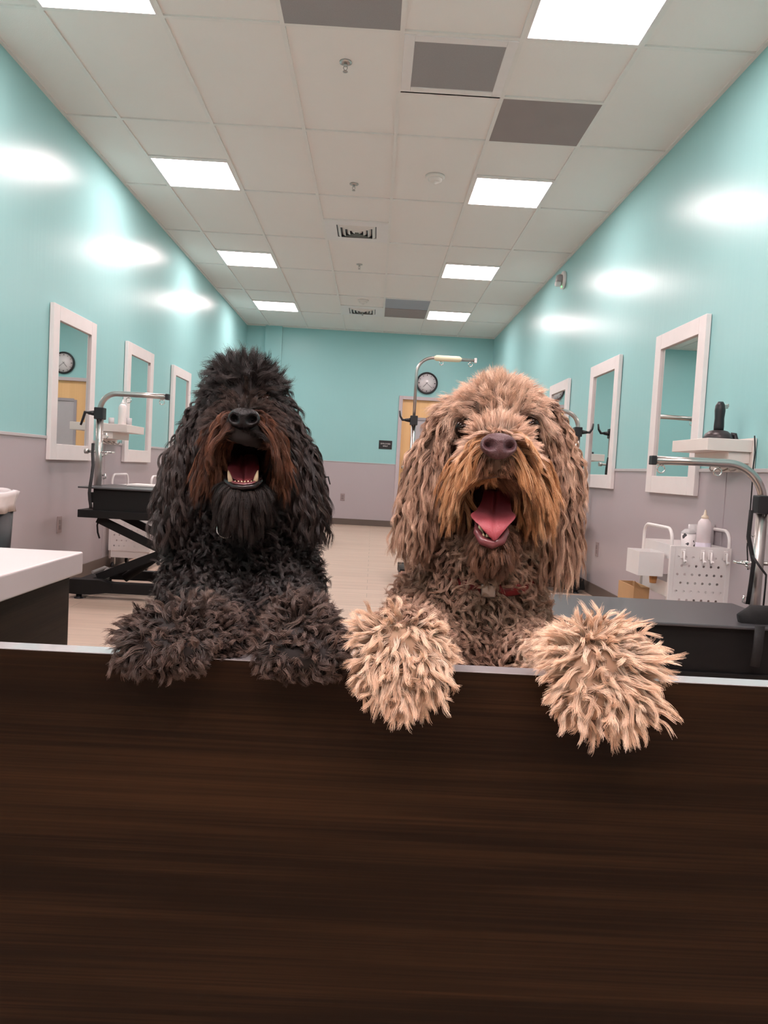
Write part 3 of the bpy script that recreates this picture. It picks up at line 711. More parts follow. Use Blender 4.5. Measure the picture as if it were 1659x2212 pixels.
# on top of the right cart
top = hR-.155
cx_ = ca.x
def bigbottle(px, y, r, h, label, cap):
    q = P(px, 1170, Y=y); bottle('spray_bottle', (q.x, y, top), r, h, label, M_milk2, cap)
M_milk2 = mat('cloudy_plastic', (.84, .76, .77), .18, trans=.08, ior=1.3)
M_capc = mat('cream_cap', (.82, .70, .55), .4)
q = P(1519, 1170, Y=4.02); bt = P(1519, 1101, Y=4.02).z
o = bottle('spray_bottle', (q.x, 4.02, top), .037, bt-top, 'tall clear bottle with cream pointed cap on the right cart', M_milk2, M_capc)
MB().lathe([(.0375, .02), (.0378, .02), (.0378, .09), (.0375, .09)], 24).build('bottle_label', mat('pale_label', (.72, .68, .78), .5), o)
q = P(1501, 1170, Y=4.15); jar((q.x, 4.16, top), .036, P(1500, 1133, Y=4.15).z-top, 'clear plastic tub behind the spotted tumbler on the right cart', M_glass, mat('pale_tools', (.6, .55, .58), .5))
q = P(1531, 1170, Y=4.1); jar((q.x+.005, 4.12, top), .030, P(1531, 1133, Y=4.1).z-top, 'clear plastic tub right of the tall bottle on the right cart', M_glass, mat('pale_tools2', (.65, .60, .62), .5))
def spotted():
    m = bpy.data.materials.new('spotted_print'); m.use_nodes = True; nt = m.node_tree; b = nt.nodes['Principled BSDF']; L = nt.links
    tc = nt.nodes.new('ShaderNodeTexCoord'); n = nt.nodes.new('ShaderNodeTexVoronoi'); n.inputs['Scale'].default_value = 38; n.inputs['Randomness'].default_value = 1
    n2 = nt.nodes.new('ShaderNodeTexNoise'); n2.inputs['Scale'].default_value = 45; ad = nt.nodes.new('ShaderNodeVectorMath'); ad.operation = 'MULTIPLY_ADD'
    ad.inputs[1].default_value = (.02, .02, .02); L.new(tc.outputs['Object'], n2.inputs['Vector']); L.new(n2.outputs['Color'], ad.inputs[0]); L.new(tc.outputs['Object'], ad.inputs[2])
    L.new(ad.outputs[0], n.inputs['Vector']); r = nt.nodes.new('ShaderNodeValToRGB'); r.color_ramp.elements[0].color = (.02, .02, .025, 1); r.color_ramp.elements[1].color = (.78, .74, .74, 1)
    r.color_ramp.elements[0].position = .33; r.color_ramp.elements[1].position = .36; L.new(n.outputs['Distance'], r.inputs['Fac']); L.new(r.outputs['Color'], b.inputs['Base Color']); return m
q = P(1486, 1170, Y=3.97); o = empty('tumbler', (q.x, 3.97, top)); tag(o, 'white tumbler with black cow spots on the right cart', 'cup')
hh = P(1486, 1152, Y=3.97).z-top
MB().lathe([(0, 0), (.031, 0), (.036, hh), (.033, hh), (.028, .004), (0, .004)], 28).build('cup_body', spotted(), o)
MB().lathe([(.037, hh), (.037, hh+.006), (.020, hh+.022), (0, hh+.024)], 24).build('cup_lid', M_glass, o)
q = P(1437, 1215, Y=4.0)
tag(MB().lathe([(0, 0), (.022, 0), (.026, .06), (.026, .075), (0, .075)], 20, (ca.x-.032, 4.02, P(1437, 1243, Y=4.0).z)).lathe([(0, -.045), (.017, -.045), (.022, -.001), (0, -.001)], 20, (ca.x-.032, 4.02, P(1437, 1243, Y=4.0).z), mi=1).build('cup', [M_whitep, mat('amber_contents', (.55, .27, .10), .3)]), 'small white cup with amber bottom at the side of the right cart', 'cup')

# ------------------------------------------------------------------ world and exposure
w = bpy.data.worlds.new('world'); scene.world = w; w.use_nodes = True
w.node_tree.nodes['Background'].inputs['Color'].default_value = (.5, .45, .42, 1); w.node_tree.nodes['Background'].inputs['Strength'].default_value = .02
scene.view_settings.view_transform = 'Standard'; scene.view_settings.look = 'None'; scene.view_settings.gamma = 1
scene.view_settings.use_curve_mapping = False
scene.view_settings.exposure = 0.58
EM.node_tree.nodes['Principled BSDF'].inputs['Emission Strength'].default_value = 20.0
EM2.node_tree.nodes['Principled BSDF'].inputs['Emission Strength'].default_value = 36.0
EM2.node_tree.nodes['Principled BSDF'].inputs['Emission Color'].default_value = (1, .80, .79, 1)
EM.node_tree.nodes['Principled BSDF'].inputs['Emission Color'].default_value = (1, .80, .79, 1)
scene.cycles.max_bounces = 6; scene.cycles.diffuse_bounces = 4; scene.cycles.glossy_bounces = 3; scene.cycles.transmission_bounces = 4; scene.cycles.transparent_max_bounces = 8
scene.cycles.caustics_reflective = False; scene.cycles.caustics_refractive = False; scene.cycles.sample_clamp_indirect = 6
scene.cycles.use_denoising = True; scene.cycles.use_adaptive_sampling = True; scene.cycles.adaptive_threshold = .04; scene.cycles.adaptive_min_samples = 16
# ================================================================== the dogs
class SDF:
    """smooth union of rounded shapes, minus hollows; everything in metres, vectorised"""
    def __init__(s): s.add = []; s.sub = []
    def ell(s, c, r, rot=(0, 0, 0), k=.014, sub=False):
        R = np.array(Matrix.Rotation(rot[2], 3, 'Z') @ Matrix.Rotation(rot[1], 3, 'Y') @ Matrix.Rotation(rot[0], 3, 'X'))
        (s.sub if sub else s.add).append(('e', np.array(c), np.array(r, float), R, k)); return s
    def cap(s, a, b, ra, rb, k=.014):
        s.add.append(('c', np.array(a), np.array(b), ra, rb, k)); return s
    @staticmethod
    def _one(q, p):
        if q[0] == 'e':
            d = (p-q[1]) @ q[3]; r = q[2]
            k0 = np.linalg.norm(d/r, axis=-1); k1 = np.linalg.norm(d/(r*r), axis=-1)+1e-9
            return k0*(k0-1)/k1
        a, b, ra, rb = q[1:5]; ab = b-a; t = np.clip(((p-a) @ ab)/(ab @ ab), 0, 1)
        return np.linalg.norm(p-a-t[..., None]*ab, axis=-1)-(ra+(rb-ra)*t)
    def __call__(s, p, solid=False):
        out = None
        for q in s.add:
            v = s._one(q, p); k = q[-1]
            if out is None: out = v
            else:
                h = np.clip(.5+.5*(out-v)/k, 0, 1); out = out*(1-h)+v*h-k*h*(1-h)
        if not solid:
            for q in s.sub:
                v = -s._one(q, p); k = .006
                h = np.clip(.5+.5*(v-out)/k, 0, 1); out = out*(1-h)+v*h+k*h*(1-h)
        return out
    def grad(s, p, e=.0015):
        g = np.stack([s(p+np.array(v)*e)-s(p-np.array(v)*e) for v in ((1, 0, 0), (0, 1, 0), (0, 0, 1))], -1)
        return g/(np.linalg.norm(g, axis=-1, keepdims=True)+1e-9)

def surface_nets(f, lo, hi, h):
    lo = np.array(lo); n = np.ceil((np.array(hi)-lo)/h).astype(int)+1
    ax = [lo[i]+h*np.arange(n[i]) for i in range(3)]
    V = np.empty(n)
    for i in range(n[0]):
        g = np.stack(np.meshgrid([ax[0][i]], ax[1], ax[2], indexing='ij'), -1)[0]
        V[i] = f(g)
    S = V < 0
    c = sum(S[a:n[0]-1+a, b:n[1]-1+b, d:n[2]-1+d].astype(int) for a in (0, 1) for b in (0, 1) for d in (0, 1))
    act = (c > 0) & (c < 8); idx = -np.ones(act.shape, int); cells = np.argwhere(act); idx[act] = np.arange(len(cells))
    acc = np.zeros((len(cells), 3)); cnt = np.zeros(len(cells))
    cor = [(a, b, d) for a in (0, 1) for b in (0, 1) for d in (0, 1)]
    for i, A in enumerate(cor):
        for B in cor[i+1:]:
            if sum(abs(x-y) for x, y in zip(A, B)) != 1: continue
            va = V[cells[:, 0]+A[0], cells[:, 1]+A[1], cells[:, 2]+A[2]]; vb = V[cells[:, 0]+B[0], cells[:, 1]+B[1], cells[:, 2]+B[2]]
            m = (va < 0) != (vb < 0); t = np.where(m, va/(va-vb+1e-12), 0)[:, None]
            pt = (np.array(A)+(np.array(B)-np.array(A))*t); acc[m] += pt[m]; cnt[m] += 1
    verts = lo+h*(cells+acc/cnt[:, None]); faces = []
    for axis in range(3):
        sl0 = [slice(1, None)]*3; sl0[axis] = slice(0, -1)
        S0 = S[tuple(slice(0, n[axis]-1) if i == axis else slice(1, n[i]-1) for i in range(3))]
        S1 = S[tuple(slice(1, n[axis]) if i == axis else slice(1, n[i]-1) for i in range(3))]
        e = np.argwhere(S0 != S1); fl = S0[S0 != S1]
        o = [i for i in range(3) if i != axis]; e = e.copy()
        for k in o: e[:, k] += 1
        u, v = o
        def cell(du, dv):
            q = e.copy(); q[:, u] += du; q[:, v] += dv; return idx[q[:, 0], q[:, 1], q[:, 2]]
        Q = np.stack([cell(-1, -1), cell(0, -1), cell(0, 0), cell(-1, 0)], -1)
        flip = fl if axis != 1 else ~fl
        Q[~flip] = Q[~flip][:, ::-1]; faces.append(Q)
    return verts, np.concatenate(faces)

def hair_material(name, ramp, rough=.46, tip=1.30, root=.50, spec=.35):
    m = bpy.data.materials.new(name); m.use_nodes = True; nt = m.node_tree; b = nt.nodes['Principled BSDF']; L = nt.links
    at = nt.nodes.new('ShaderNodeAttribute'); at.attribute_name = 'tint'
    r = nt.nodes.new('ShaderNodeValToRGB'); cr = r.color_ramp
    while len(cr.elements) < len(ramp): cr.elements.new(.5)
    for e, (p, c) in zip(cr.elements, ramp): e.position = p; e.color = (*c, 1)
    L.new(at.outputs['Fac'], r.inputs['Fac'])
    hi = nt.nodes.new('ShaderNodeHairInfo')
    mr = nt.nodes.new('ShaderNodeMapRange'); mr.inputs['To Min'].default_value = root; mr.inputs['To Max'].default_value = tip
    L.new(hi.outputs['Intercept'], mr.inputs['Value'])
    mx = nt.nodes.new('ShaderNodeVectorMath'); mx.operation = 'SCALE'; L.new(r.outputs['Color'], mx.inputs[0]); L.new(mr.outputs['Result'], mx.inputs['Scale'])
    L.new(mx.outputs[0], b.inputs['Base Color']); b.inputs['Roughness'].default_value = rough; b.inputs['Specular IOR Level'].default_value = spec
    return m

def make_curves(name, pts, rad, tint, m, parent, label=None):
    """pts (N,K,3) strands, rad (K,) radius profile"""
    N, K, _ = pts.shape
    hc = bpy.data.hair_curves.new(name); hc.add_curves([K]*N)
    hc.position_data.foreach_set('vector', pts.reshape(-1).astype(np.float32)) if hasattr(hc, 'position_data') else hc.attributes['position'].data.foreach_set('vector', pts.reshape(-1).astype(np.float32))
    ra = hc.attributes.get('radius') or hc.attributes.new('radius', 'FLOAT', 'POINT')
    ra.data.foreach_set('value', (np.tile(rad, N)).astype(np.float32))
    ta = hc.attributes.new('tint', 'FLOAT', 'CURVE'); ta.data.foreach_set('value', tint.astype(np.float32))
    hc.materials.append(m)
    o = bpy.data.objects.new(name, hc); COL.objects.link(o)
    if parent is not None: o.parent = parent
    if label: o['label'] = label
    return o

def grow(rng, sdf, guard, roots, nrm, dirs, ln, z, dens_child):
    """lay down one lock per root, then its strands; returns (N*C, K, 3)"""
    K = 10; N = len(roots)
    lay = rng.uniform(z.get('lay0', .001), z.get('lay', .010), N)
    P_ = np.empty((N, K, 3)); P_[:, 0] = roots-nrm*.001
    p = roots.copy(); d = dirs.copy(); step = (ln/(K-1))[:, None]
    grav = np.array([0, 0, -1.])*z.get('grav', .25)
    wob = rng.normal(0, 1, (N, 3)); wob /= np.linalg.norm(wob, axis=1, keepdims=True)
    for k in range(1, K):
        d = d+grav+wob*z.get('wander', .06); d /= np.linalg.norm(d, axis=1, keepdims=True)
        p = p+d*step
        s_ = sdf(p); mn = lay*min(1, k/3)
        bad = s_ < mn
        if bad.any():
            g = sdf.grad(p[bad]); p[bad] += g*(mn[bad]-s_[bad])[:, None]
            dd = d[bad]; dn = (dd*g).sum(1, keepdims=True); d[bad] = dd-g*np.minimum(dn, 0)*.9
            d[bad] /= np.linalg.norm(d[bad], axis=1, keepdims=True)+1e-9
        for gc, gr in guard:      # hair parts round the open mouth
            v = (p-gc)/gr; m = np.linalg.norm(v, axis=1); ins = m < 1
            if ins.any():
                w = v[ins].copy(); w[:, 1] *= .15; w[:, 0] = np.where(np.abs(w[:, 0]) < .05, .05*np.sign(w[:, 0]+1e-6), w[:, 0])
                w /= np.linalg.norm(w, axis=1, keepdims=True)
                p[ins] += (w*gr*(1-m[ins])[:, None])*.8
        # keep out of the gate
        ins = (p[:, 2] < GZ+.001) & (p[:, 1] > GY1-.002) & (p[:, 1] < GY2+.002)
        if ins.any():
            q = p[ins]; top = GZ+.0015-q[:, 2]; fr = q[:, 1]-(GY1-.003)
            up = top < fr; q[up, 2] = GZ+.0015; q[~up, 1] = GY1-.003; p[ins] = q
        P_[:, k] = p
    # curl
    t = np.linspace(0, 1, K); T_ = np.gradient(P_, axis=1); T_ /= np.linalg.norm(T_, axis=2, keepdims=True)+1e-9
    ref = rng.normal(0, 1, (N, 1, 3)); U = np.cross(T_, ref); U /= np.linalg.norm(U, axis=2, keepdims=True)+1e-9; W_ = np.cross(T_, U)
    ph = rng.uniform(0, 2*PI, N)[:, None]; fr = (z.get('freq', 1.5)*rng.uniform(.7, 1.3, N))[:, None]*2*PI
    am = (z.get('curl', .004)*rng.uniform(.4, 1.5, N))[:, None]*np.minimum(1, t*2.2)[None]
    P_ = P_+U*(am*np.sin(fr*t+ph))[..., None]+W_*(am*z.get('helix', .6)*np.cos(fr*t+ph))[..., None]
    # strands of each lock
    C = dens_child; R = z.get('lockr', .006)
    a = rng.uniform(0, 2*PI, (N, C)); rr = np.sqrt(rng.uniform(0, 1, (N, C)))*R
    ux = np.cross(nrm, np.array([.3, .2, .93])); ux /= np.linalg.norm(ux, axis=1, keepdims=True)+1e-9; uy = np.cross(nrm, ux)
    off = ux[:, None]*(rr*np.cos(a))[..., None]+uy[:, None]*(rr*np.sin(a))[..., None]
    cl = z.get('clump', .80); prof = 1-cl*np.clip(t*1.4, 0, 1)**.8
    if z.get('splay', 0): prof = prof+z['splay']*t**3
    S_ = P_[:, None]+off[:, :, None]*prof[None, None, :, None]
    jit = rng.normal(0, 1, (N, C, 1, 3))*z.get('jit', .0012)*t[None, None, :, None]
    S_ = S_+jit+rng.normal(0, 1, (N, C, 1, 3))*z.get('jit', .0012)*.8*np.sin(t*5+1)[None, None, :, None]*t[None, None, :, None]
    # lengths differ a little: shrink strands towards their root
    lf = rng.uniform(z.get('lmin', .72), 1.0, (N, C))
    idx = np.clip(t[None, None]*lf[..., None]*(K-1), 0, K-1.001); i0 = idx.astype(int); fr_ = (idx-i0)[..., None]
    ii = np.arange(N)[:, None, None]; jj = np.arange(C)[None, :, None]
    S_ = S_[ii, jj, i0]*(1-fr_)+S_[ii, jj, i0+1]*fr_
    tint = np.repeat(rng.uniform(0, 1, N), C)*.60+rng.uniform(0, 1, N*C)*.40
    return S_.reshape(N*C, K, 3), tint

class Fur:
    def __init__(s, dog, mesh_vf, sdf, zones, guides, seed, region=None):
        s.dog = dog; s.sdf = sdf; s.zones = zones; s.rng = np.random.default_rng(seed); s.guard = region or []
        V, F = mesh_vf; s.V = V; s.F = F
        s.bvh = BVHTree.FromPolygons([Vector(v) for v in V], [tuple(int(i) for i in f) for f in F])
        G = []
        for g in guides:
            (x0, y0, x1, y1), zn = g[0], g[1]; opt = g[2] if len(g) > 2 else {}
            ray = (P(x0, y0, Y=1.0)-Vector((0, 0, CAMZ))).normalized()
            hit = s.bvh.ray_cast(Vector((0, 0, CAMZ)), ray)
            if hit[0] is None:
                hn = s.bvh.find_nearest(P(x0, y0, Y=opt.get('Y', s.defY)) if hasattr(s, 'defY') else P(x0, y0, Y=opt.get('Y', 1.15)))
                p0, n0 = hn[0], hn[1]
            else: p0, n0 = hit[0], hit[1]
            e = P(x1, y1, Y=p0.y-opt.get('out', .0))
            b0 = P(x0, y0, Y=p0.y)
            d = e-b0; ln = d.length*opt.get('ls', 1.0)
            G.append((np.array(p0), np.array(d.normalized()), ln, opt.get('lift', .25), zn))
        s.gp = np.array([g[0] for g in G]); s.gd = np.array([g[1] for g in G]); s.gl = np.array([g[2] for g in G]); s.glf = np.array([g[3] for g in G]); s.gz = [g[4] for g in G]
    def sample(s, dens, keep):
        V, F = s.V, s.F; a, b, c, d = (V[F[:, i]] for i in range(4))
        ar = .5*np.linalg.norm(np.cross(b-a, c-a), axis=1)+.5*np.linalg.norm(np.cross(c-a, d-a), axis=1)
        cen = (a+b+c+d)/4; w = ar*keep(cen)
        n = int(w.sum()*dens); f = s.rng.choice(len(F), n, p=w/w.sum())
        u, v = s.rng.uniform(0, 1, (2, n, 1))
        p = a[f]*(1-u)*(1-v)+b[f]*u*(1-v)+c[f]*u*v+d[f]*(1-u)*v
        return p, s.sdf.grad(p)
    def run(s, dens, keep, names, mats, labels={}):
        p, n = s.sample(dens, keep)
        # facing the viewer's half or the sides: the far side of a dog carries the same coat, thinner
        D = ((p[:, None]-s.gp[None])**2).sum(2); k = min(6, len(s.gp))
        ix = np.argpartition(D, k-1, axis=1)[:, :k]; dd = np.take_along_axis(D, ix, 1)
        w = 1/(dd**1.5+1e-7); w /= w.sum(1, keepdims=True)
        dr = (s.gd[ix]*w[..., None]).sum(1); ln = (s.gl[ix]*w).sum(1); lf = (s.glf[ix]*w).sum(1)
        near = D.argmin(1)
        zst = np.array([s.zones[s.gz[i]].get('stray', 0) for i in near]); stray = s.rng.uniform(0, 1, len(near)) < zst
        mag = np.linalg.norm(dr, axis=1, keepdims=True); wk = np.clip((.75-mag)/.5, 0, 1)   # where neighbouring guides part, the hair falls forward and down
        dr = dr+wk*np.array([0, -.25, -.55]); lf = lf+wk[:, 0]*.5
        dr /= np.linalg.norm(dr, axis=1, keepdims=True)+1e-9
        dn = (dr*n).sum(1, keepdims=True); dt = dr-n*np.minimum(dn, 0); dt /= np.linalg.norm(dt, axis=1, keepdims=True)+1e-9
        dr = dt+n*lf[:, None]+s.rng.normal(0, 1, dt.shape)*.10; dr /= np.linalg.norm(dr, axis=1, keepdims=True)
        q = s.rng.normal(0, 1, dr.shape); q = q-n*(q*n).sum(1, keepdims=True); q /= np.linalg.norm(q, axis=1, keepdims=True)+1e-9
        qd = q*.8+n*.75+np.array([0, 0, -.25]); qd /= np.linalg.norm(qd, axis=1, keepdims=True); dr[stray] = qd[stray]
        ln = ln*s.rng.uniform(.7, 1.15, len(ln)); ln[stray] *= .8
        zi = np.array([s.gz[i] for i in near])
        for zn, z in s.zones.items():
            m = zi == zn
            if z.get('thin', 1) < 1: m &= s.rng.uniform(0, 1, len(m)) < z['thin']
            if not m.any(): continue
            S_, tint = grow(s.rng, s.sdf, s.guard, p[m], n[m], dr[m]+s.rng.normal(0, 1, dr[m].shape)*z.get('mess', .0), ln[m], z, z.get('child', 22))
            K = S_.shape[1]; t = np.linspace(0, 1, K); r0 = z.get('r', .00030)
            rad = r0*(1-.75*t**2); 
            make_curves(names[zn], S_, rad, tint, mats[zn], s.dog, labels.get(zn))

def dog_body(name, sdf, lo, hi, h, mats, label, mouth=None):
    V, F = surface_nets(sdf, lo, hi, h)
    for _ in range(1):
        g = sdf.grad(V); V = V-g*sdf(V)[:, None]*.8
    g_ = (V[:, 1] > GY1-.001) & (V[:, 1] < GY2+.001) & (V[:, 2] < GZ+.001)      # the paws rest on the gate, not in it
    up = g_ & (GZ+.001-V[:, 2] < V[:, 1]-GY1+.001); V[up, 2] = GZ+.001; V[g_ & ~up, 1] = GY1-.001
    me = bpy.data.meshes.new(name); me.from_pydata([tuple(v) for v in V], [], [tuple(int(i) for i in f) for f in F])
    for m in mats: me.materials.append(m)
    cen = V[F].mean(1)
    if mouth is not None:
        mi = mouth(cen).astype(np.int32); me.polygons.foreach_set('material_index', mi)
    me.polygons.foreach_set('use_smooth', np.ones(len(F), bool)); me.update()
    o = bpy.data.objects.new(name, me); COL.objects.link(o); tag(o, label, 'dog', 'two shaggy dogs at the gate'); return o, V, F

M_mouth = mat('dark_mouth_lining', (.030, .006, .008), .35, noise=(60, .3))
M_tongue = mat('pink_tongue', (.40, .075, .095), .36, bump=(900, .35), noise=(50, .10), sss=.15, spec=.5)
M_gum = mat('dark_gum', (.16, .045, .05), .25)
M_teeth = mat('ivory_tooth', (.80, .64, .42), .28, noise=(60, .12))
M_eye = mat('dark_eye', (.012, .006, .004), .10, spec=.12)

def nose_mesh(c, w, m, parent, pitch=-.15):
    """rounded pad with two comma nostrils and a centre groove, facing -Y"""
    bm = bmesh.new(); bmesh.ops.create_uvsphere(bm, u_segments=72, v_segments=48, radius=1.0)
    for v in bm.verts:
        x, y, z = v.co; x0, z0 = x, z
        # flatten and square the front, wider above
        f = 1.0+.14*z; X = math.copysign(abs(x)**.88, x)*f; Z = z*.74+.05*(1-x*x); Y = y*.62
        if z < 0: X *= 1-.26*z*z
        if y < .25:
            q = ((abs(x0)-.50)/.25)**2+((z0-.02-.25*(abs(x0)-.5))/.31)**2
            Y += .62*math.exp(-q*1.0)
            wing = math.exp(-(((abs(x0)-.70)/.25)**2+((z0+.12)/.35)**2)); X += math.copysign(.08*wing, x)
            gr = math.exp(-(x0/.055)**2)*(1 if z0 < .15 else math.exp(-((z0-.15)/.12)**2)); Y += .11*gr
            Y += .04*max(0, z0)
        v.co = Vector((X, Y, Z))*w/2
    for f in bm.faces: f.smooth = True
    me = bpy.data.meshes.new('nose'); bm.to_mesh(me); bm.free(); me.materials.append(m)
    o = bpy.data.objects.new('nose', me); COL.objects.link(o); o.parent = parent; o.location = c; o.rotation_euler = (pitch, 0, 0); return o

def tongue_mesh(path, widths, th, m, parent, groove=.15, curl=.0, edge=None):
    """tongue as a lofted strip: path centre points back to tip, half widths"""
    bm = bmesh.new(); rows = []; pts = [Vector(p) for p in path]; n = len(pts); NX = 20
    fine = []; fw = []
    for i in range(n-1):
        for k in range(4):
            t = k/4; p0 = pts[max(i-1, 0)]; p1 = pts[i]; p2 = pts[i+1]; p3 = pts[min(i+2, n-1)]
            fine.append(.5*((2*p1)+(p2-p0)*t+(2*p0-5*p1+4*p2-p3)*t*t+(3*p1-p0-3*p2+p3)*t**3)); t2 = t*t*(3-2*t) if False else t; w0, w1, w2, w3 = widths[max(i-1, 0)], widths[i], widths[i+1], widths[min(i+2, n-1)]; fw.append(max(.001, .5*((2*w1)+(w2-w0)*t2+(2*w0-5*w1+4*w2-w3)*t2*t2+(3*w1-w0-3*w2+w3)*t2**3)))
    fine.append(pts[-1]); fw.append(widths[-1])
    for i, (p, w) in enumerate(zip(fine, fw)):
        t = (fine[min(i+1, len(fine)-1)]-fine[max(i-1, 0)]).normalized(); side = Vector((1, 0, .03)); up = side.cross(t).normalized()
        if up.y > 0 and abs(up.y) > abs(up.z): up = -up
        if up.z < 0 and abs(up.z) >= abs(up.y): up = -up
        row = []
        for j in range(2*NX):
            a = 2*PI*j/(2*NX); x = math.cos(a); y = math.sin(a)
            h = y*th*(1-.35*x*x)
            if y > 0: h -= groove*th*2.2*math.exp(-(x/.10)**2)
            h += curl*w*x*x
            row.append(bm.verts.new(p+side*(x*w)+up*h))
        rows.append(row)
    for A, B in zip(rows, rows[1:]):
        for k in range(len(A)): bm.faces.new((A[k], A[(k+1) % len(A)], B[(k+1) % len(A)], B[k])).smooth = True
    bm.faces.new(rows[0][::-1]); bm.faces.new(rows[-1])
    bmesh.ops.recalc_face_normals(bm, faces=bm.faces)
    me = bpy.data.meshes.new('tongue'); bm.to_mesh(me); bm.free(); me.materials.append(m)
    o = bpy.data.objects.new('tongue', me); COL.objects.link(o); o.parent = parent; return o

def tooth(c, tip, r, parent, m=None):
    MB().tube([Vector(c), Vector(c).lerp(Vector(tip), .5)+Vector((0, 0, 0)), Vector(c).lerp(Vector(tip), .85), Vector(tip)], [r, r*.8, r*.42, r*.12], 10).build('tooth', m or M_teeth, parent)

def V3(x, y, Y): return np.array(P(x, y, Y=Y))
def low_body(s, cx, yc, zc, rx, side=1):
    """the standing dog below the gate: trunk, hips, hind legs down to the floor, tail"""
    hip = np.array([cx, yc+.26, .40]); ch = np.array([cx, yc+.02, zc])
    s.cap(ch, hip, rx, rx*.86, k=.05)
    for sg in (-1, 1):
        h = hip+np.array([sg*.07, .0, -.02]); knee = h+np.array([sg*.02, -.07, -.15]); hock = knee+np.array([0, .13, -.12]); ft = np.array([hock[0], hock[1]-.03, .045])
        s.cap(h, knee, .085, .055, k=.03).cap(knee, hock, .05, .030, k=.02).cap(hock, ft, .030, .032, k=.02).ell(ft+np.array([0, -.045, -.010]), (.040, .065, .032), k=.02)
    s.cap(hip+np.array([0, .07, .02]), hip+np.array([side*.05, .22, -.14]), .035, .02, k=.03)
    return hip
DENS = 1.0     # coat thickness factor
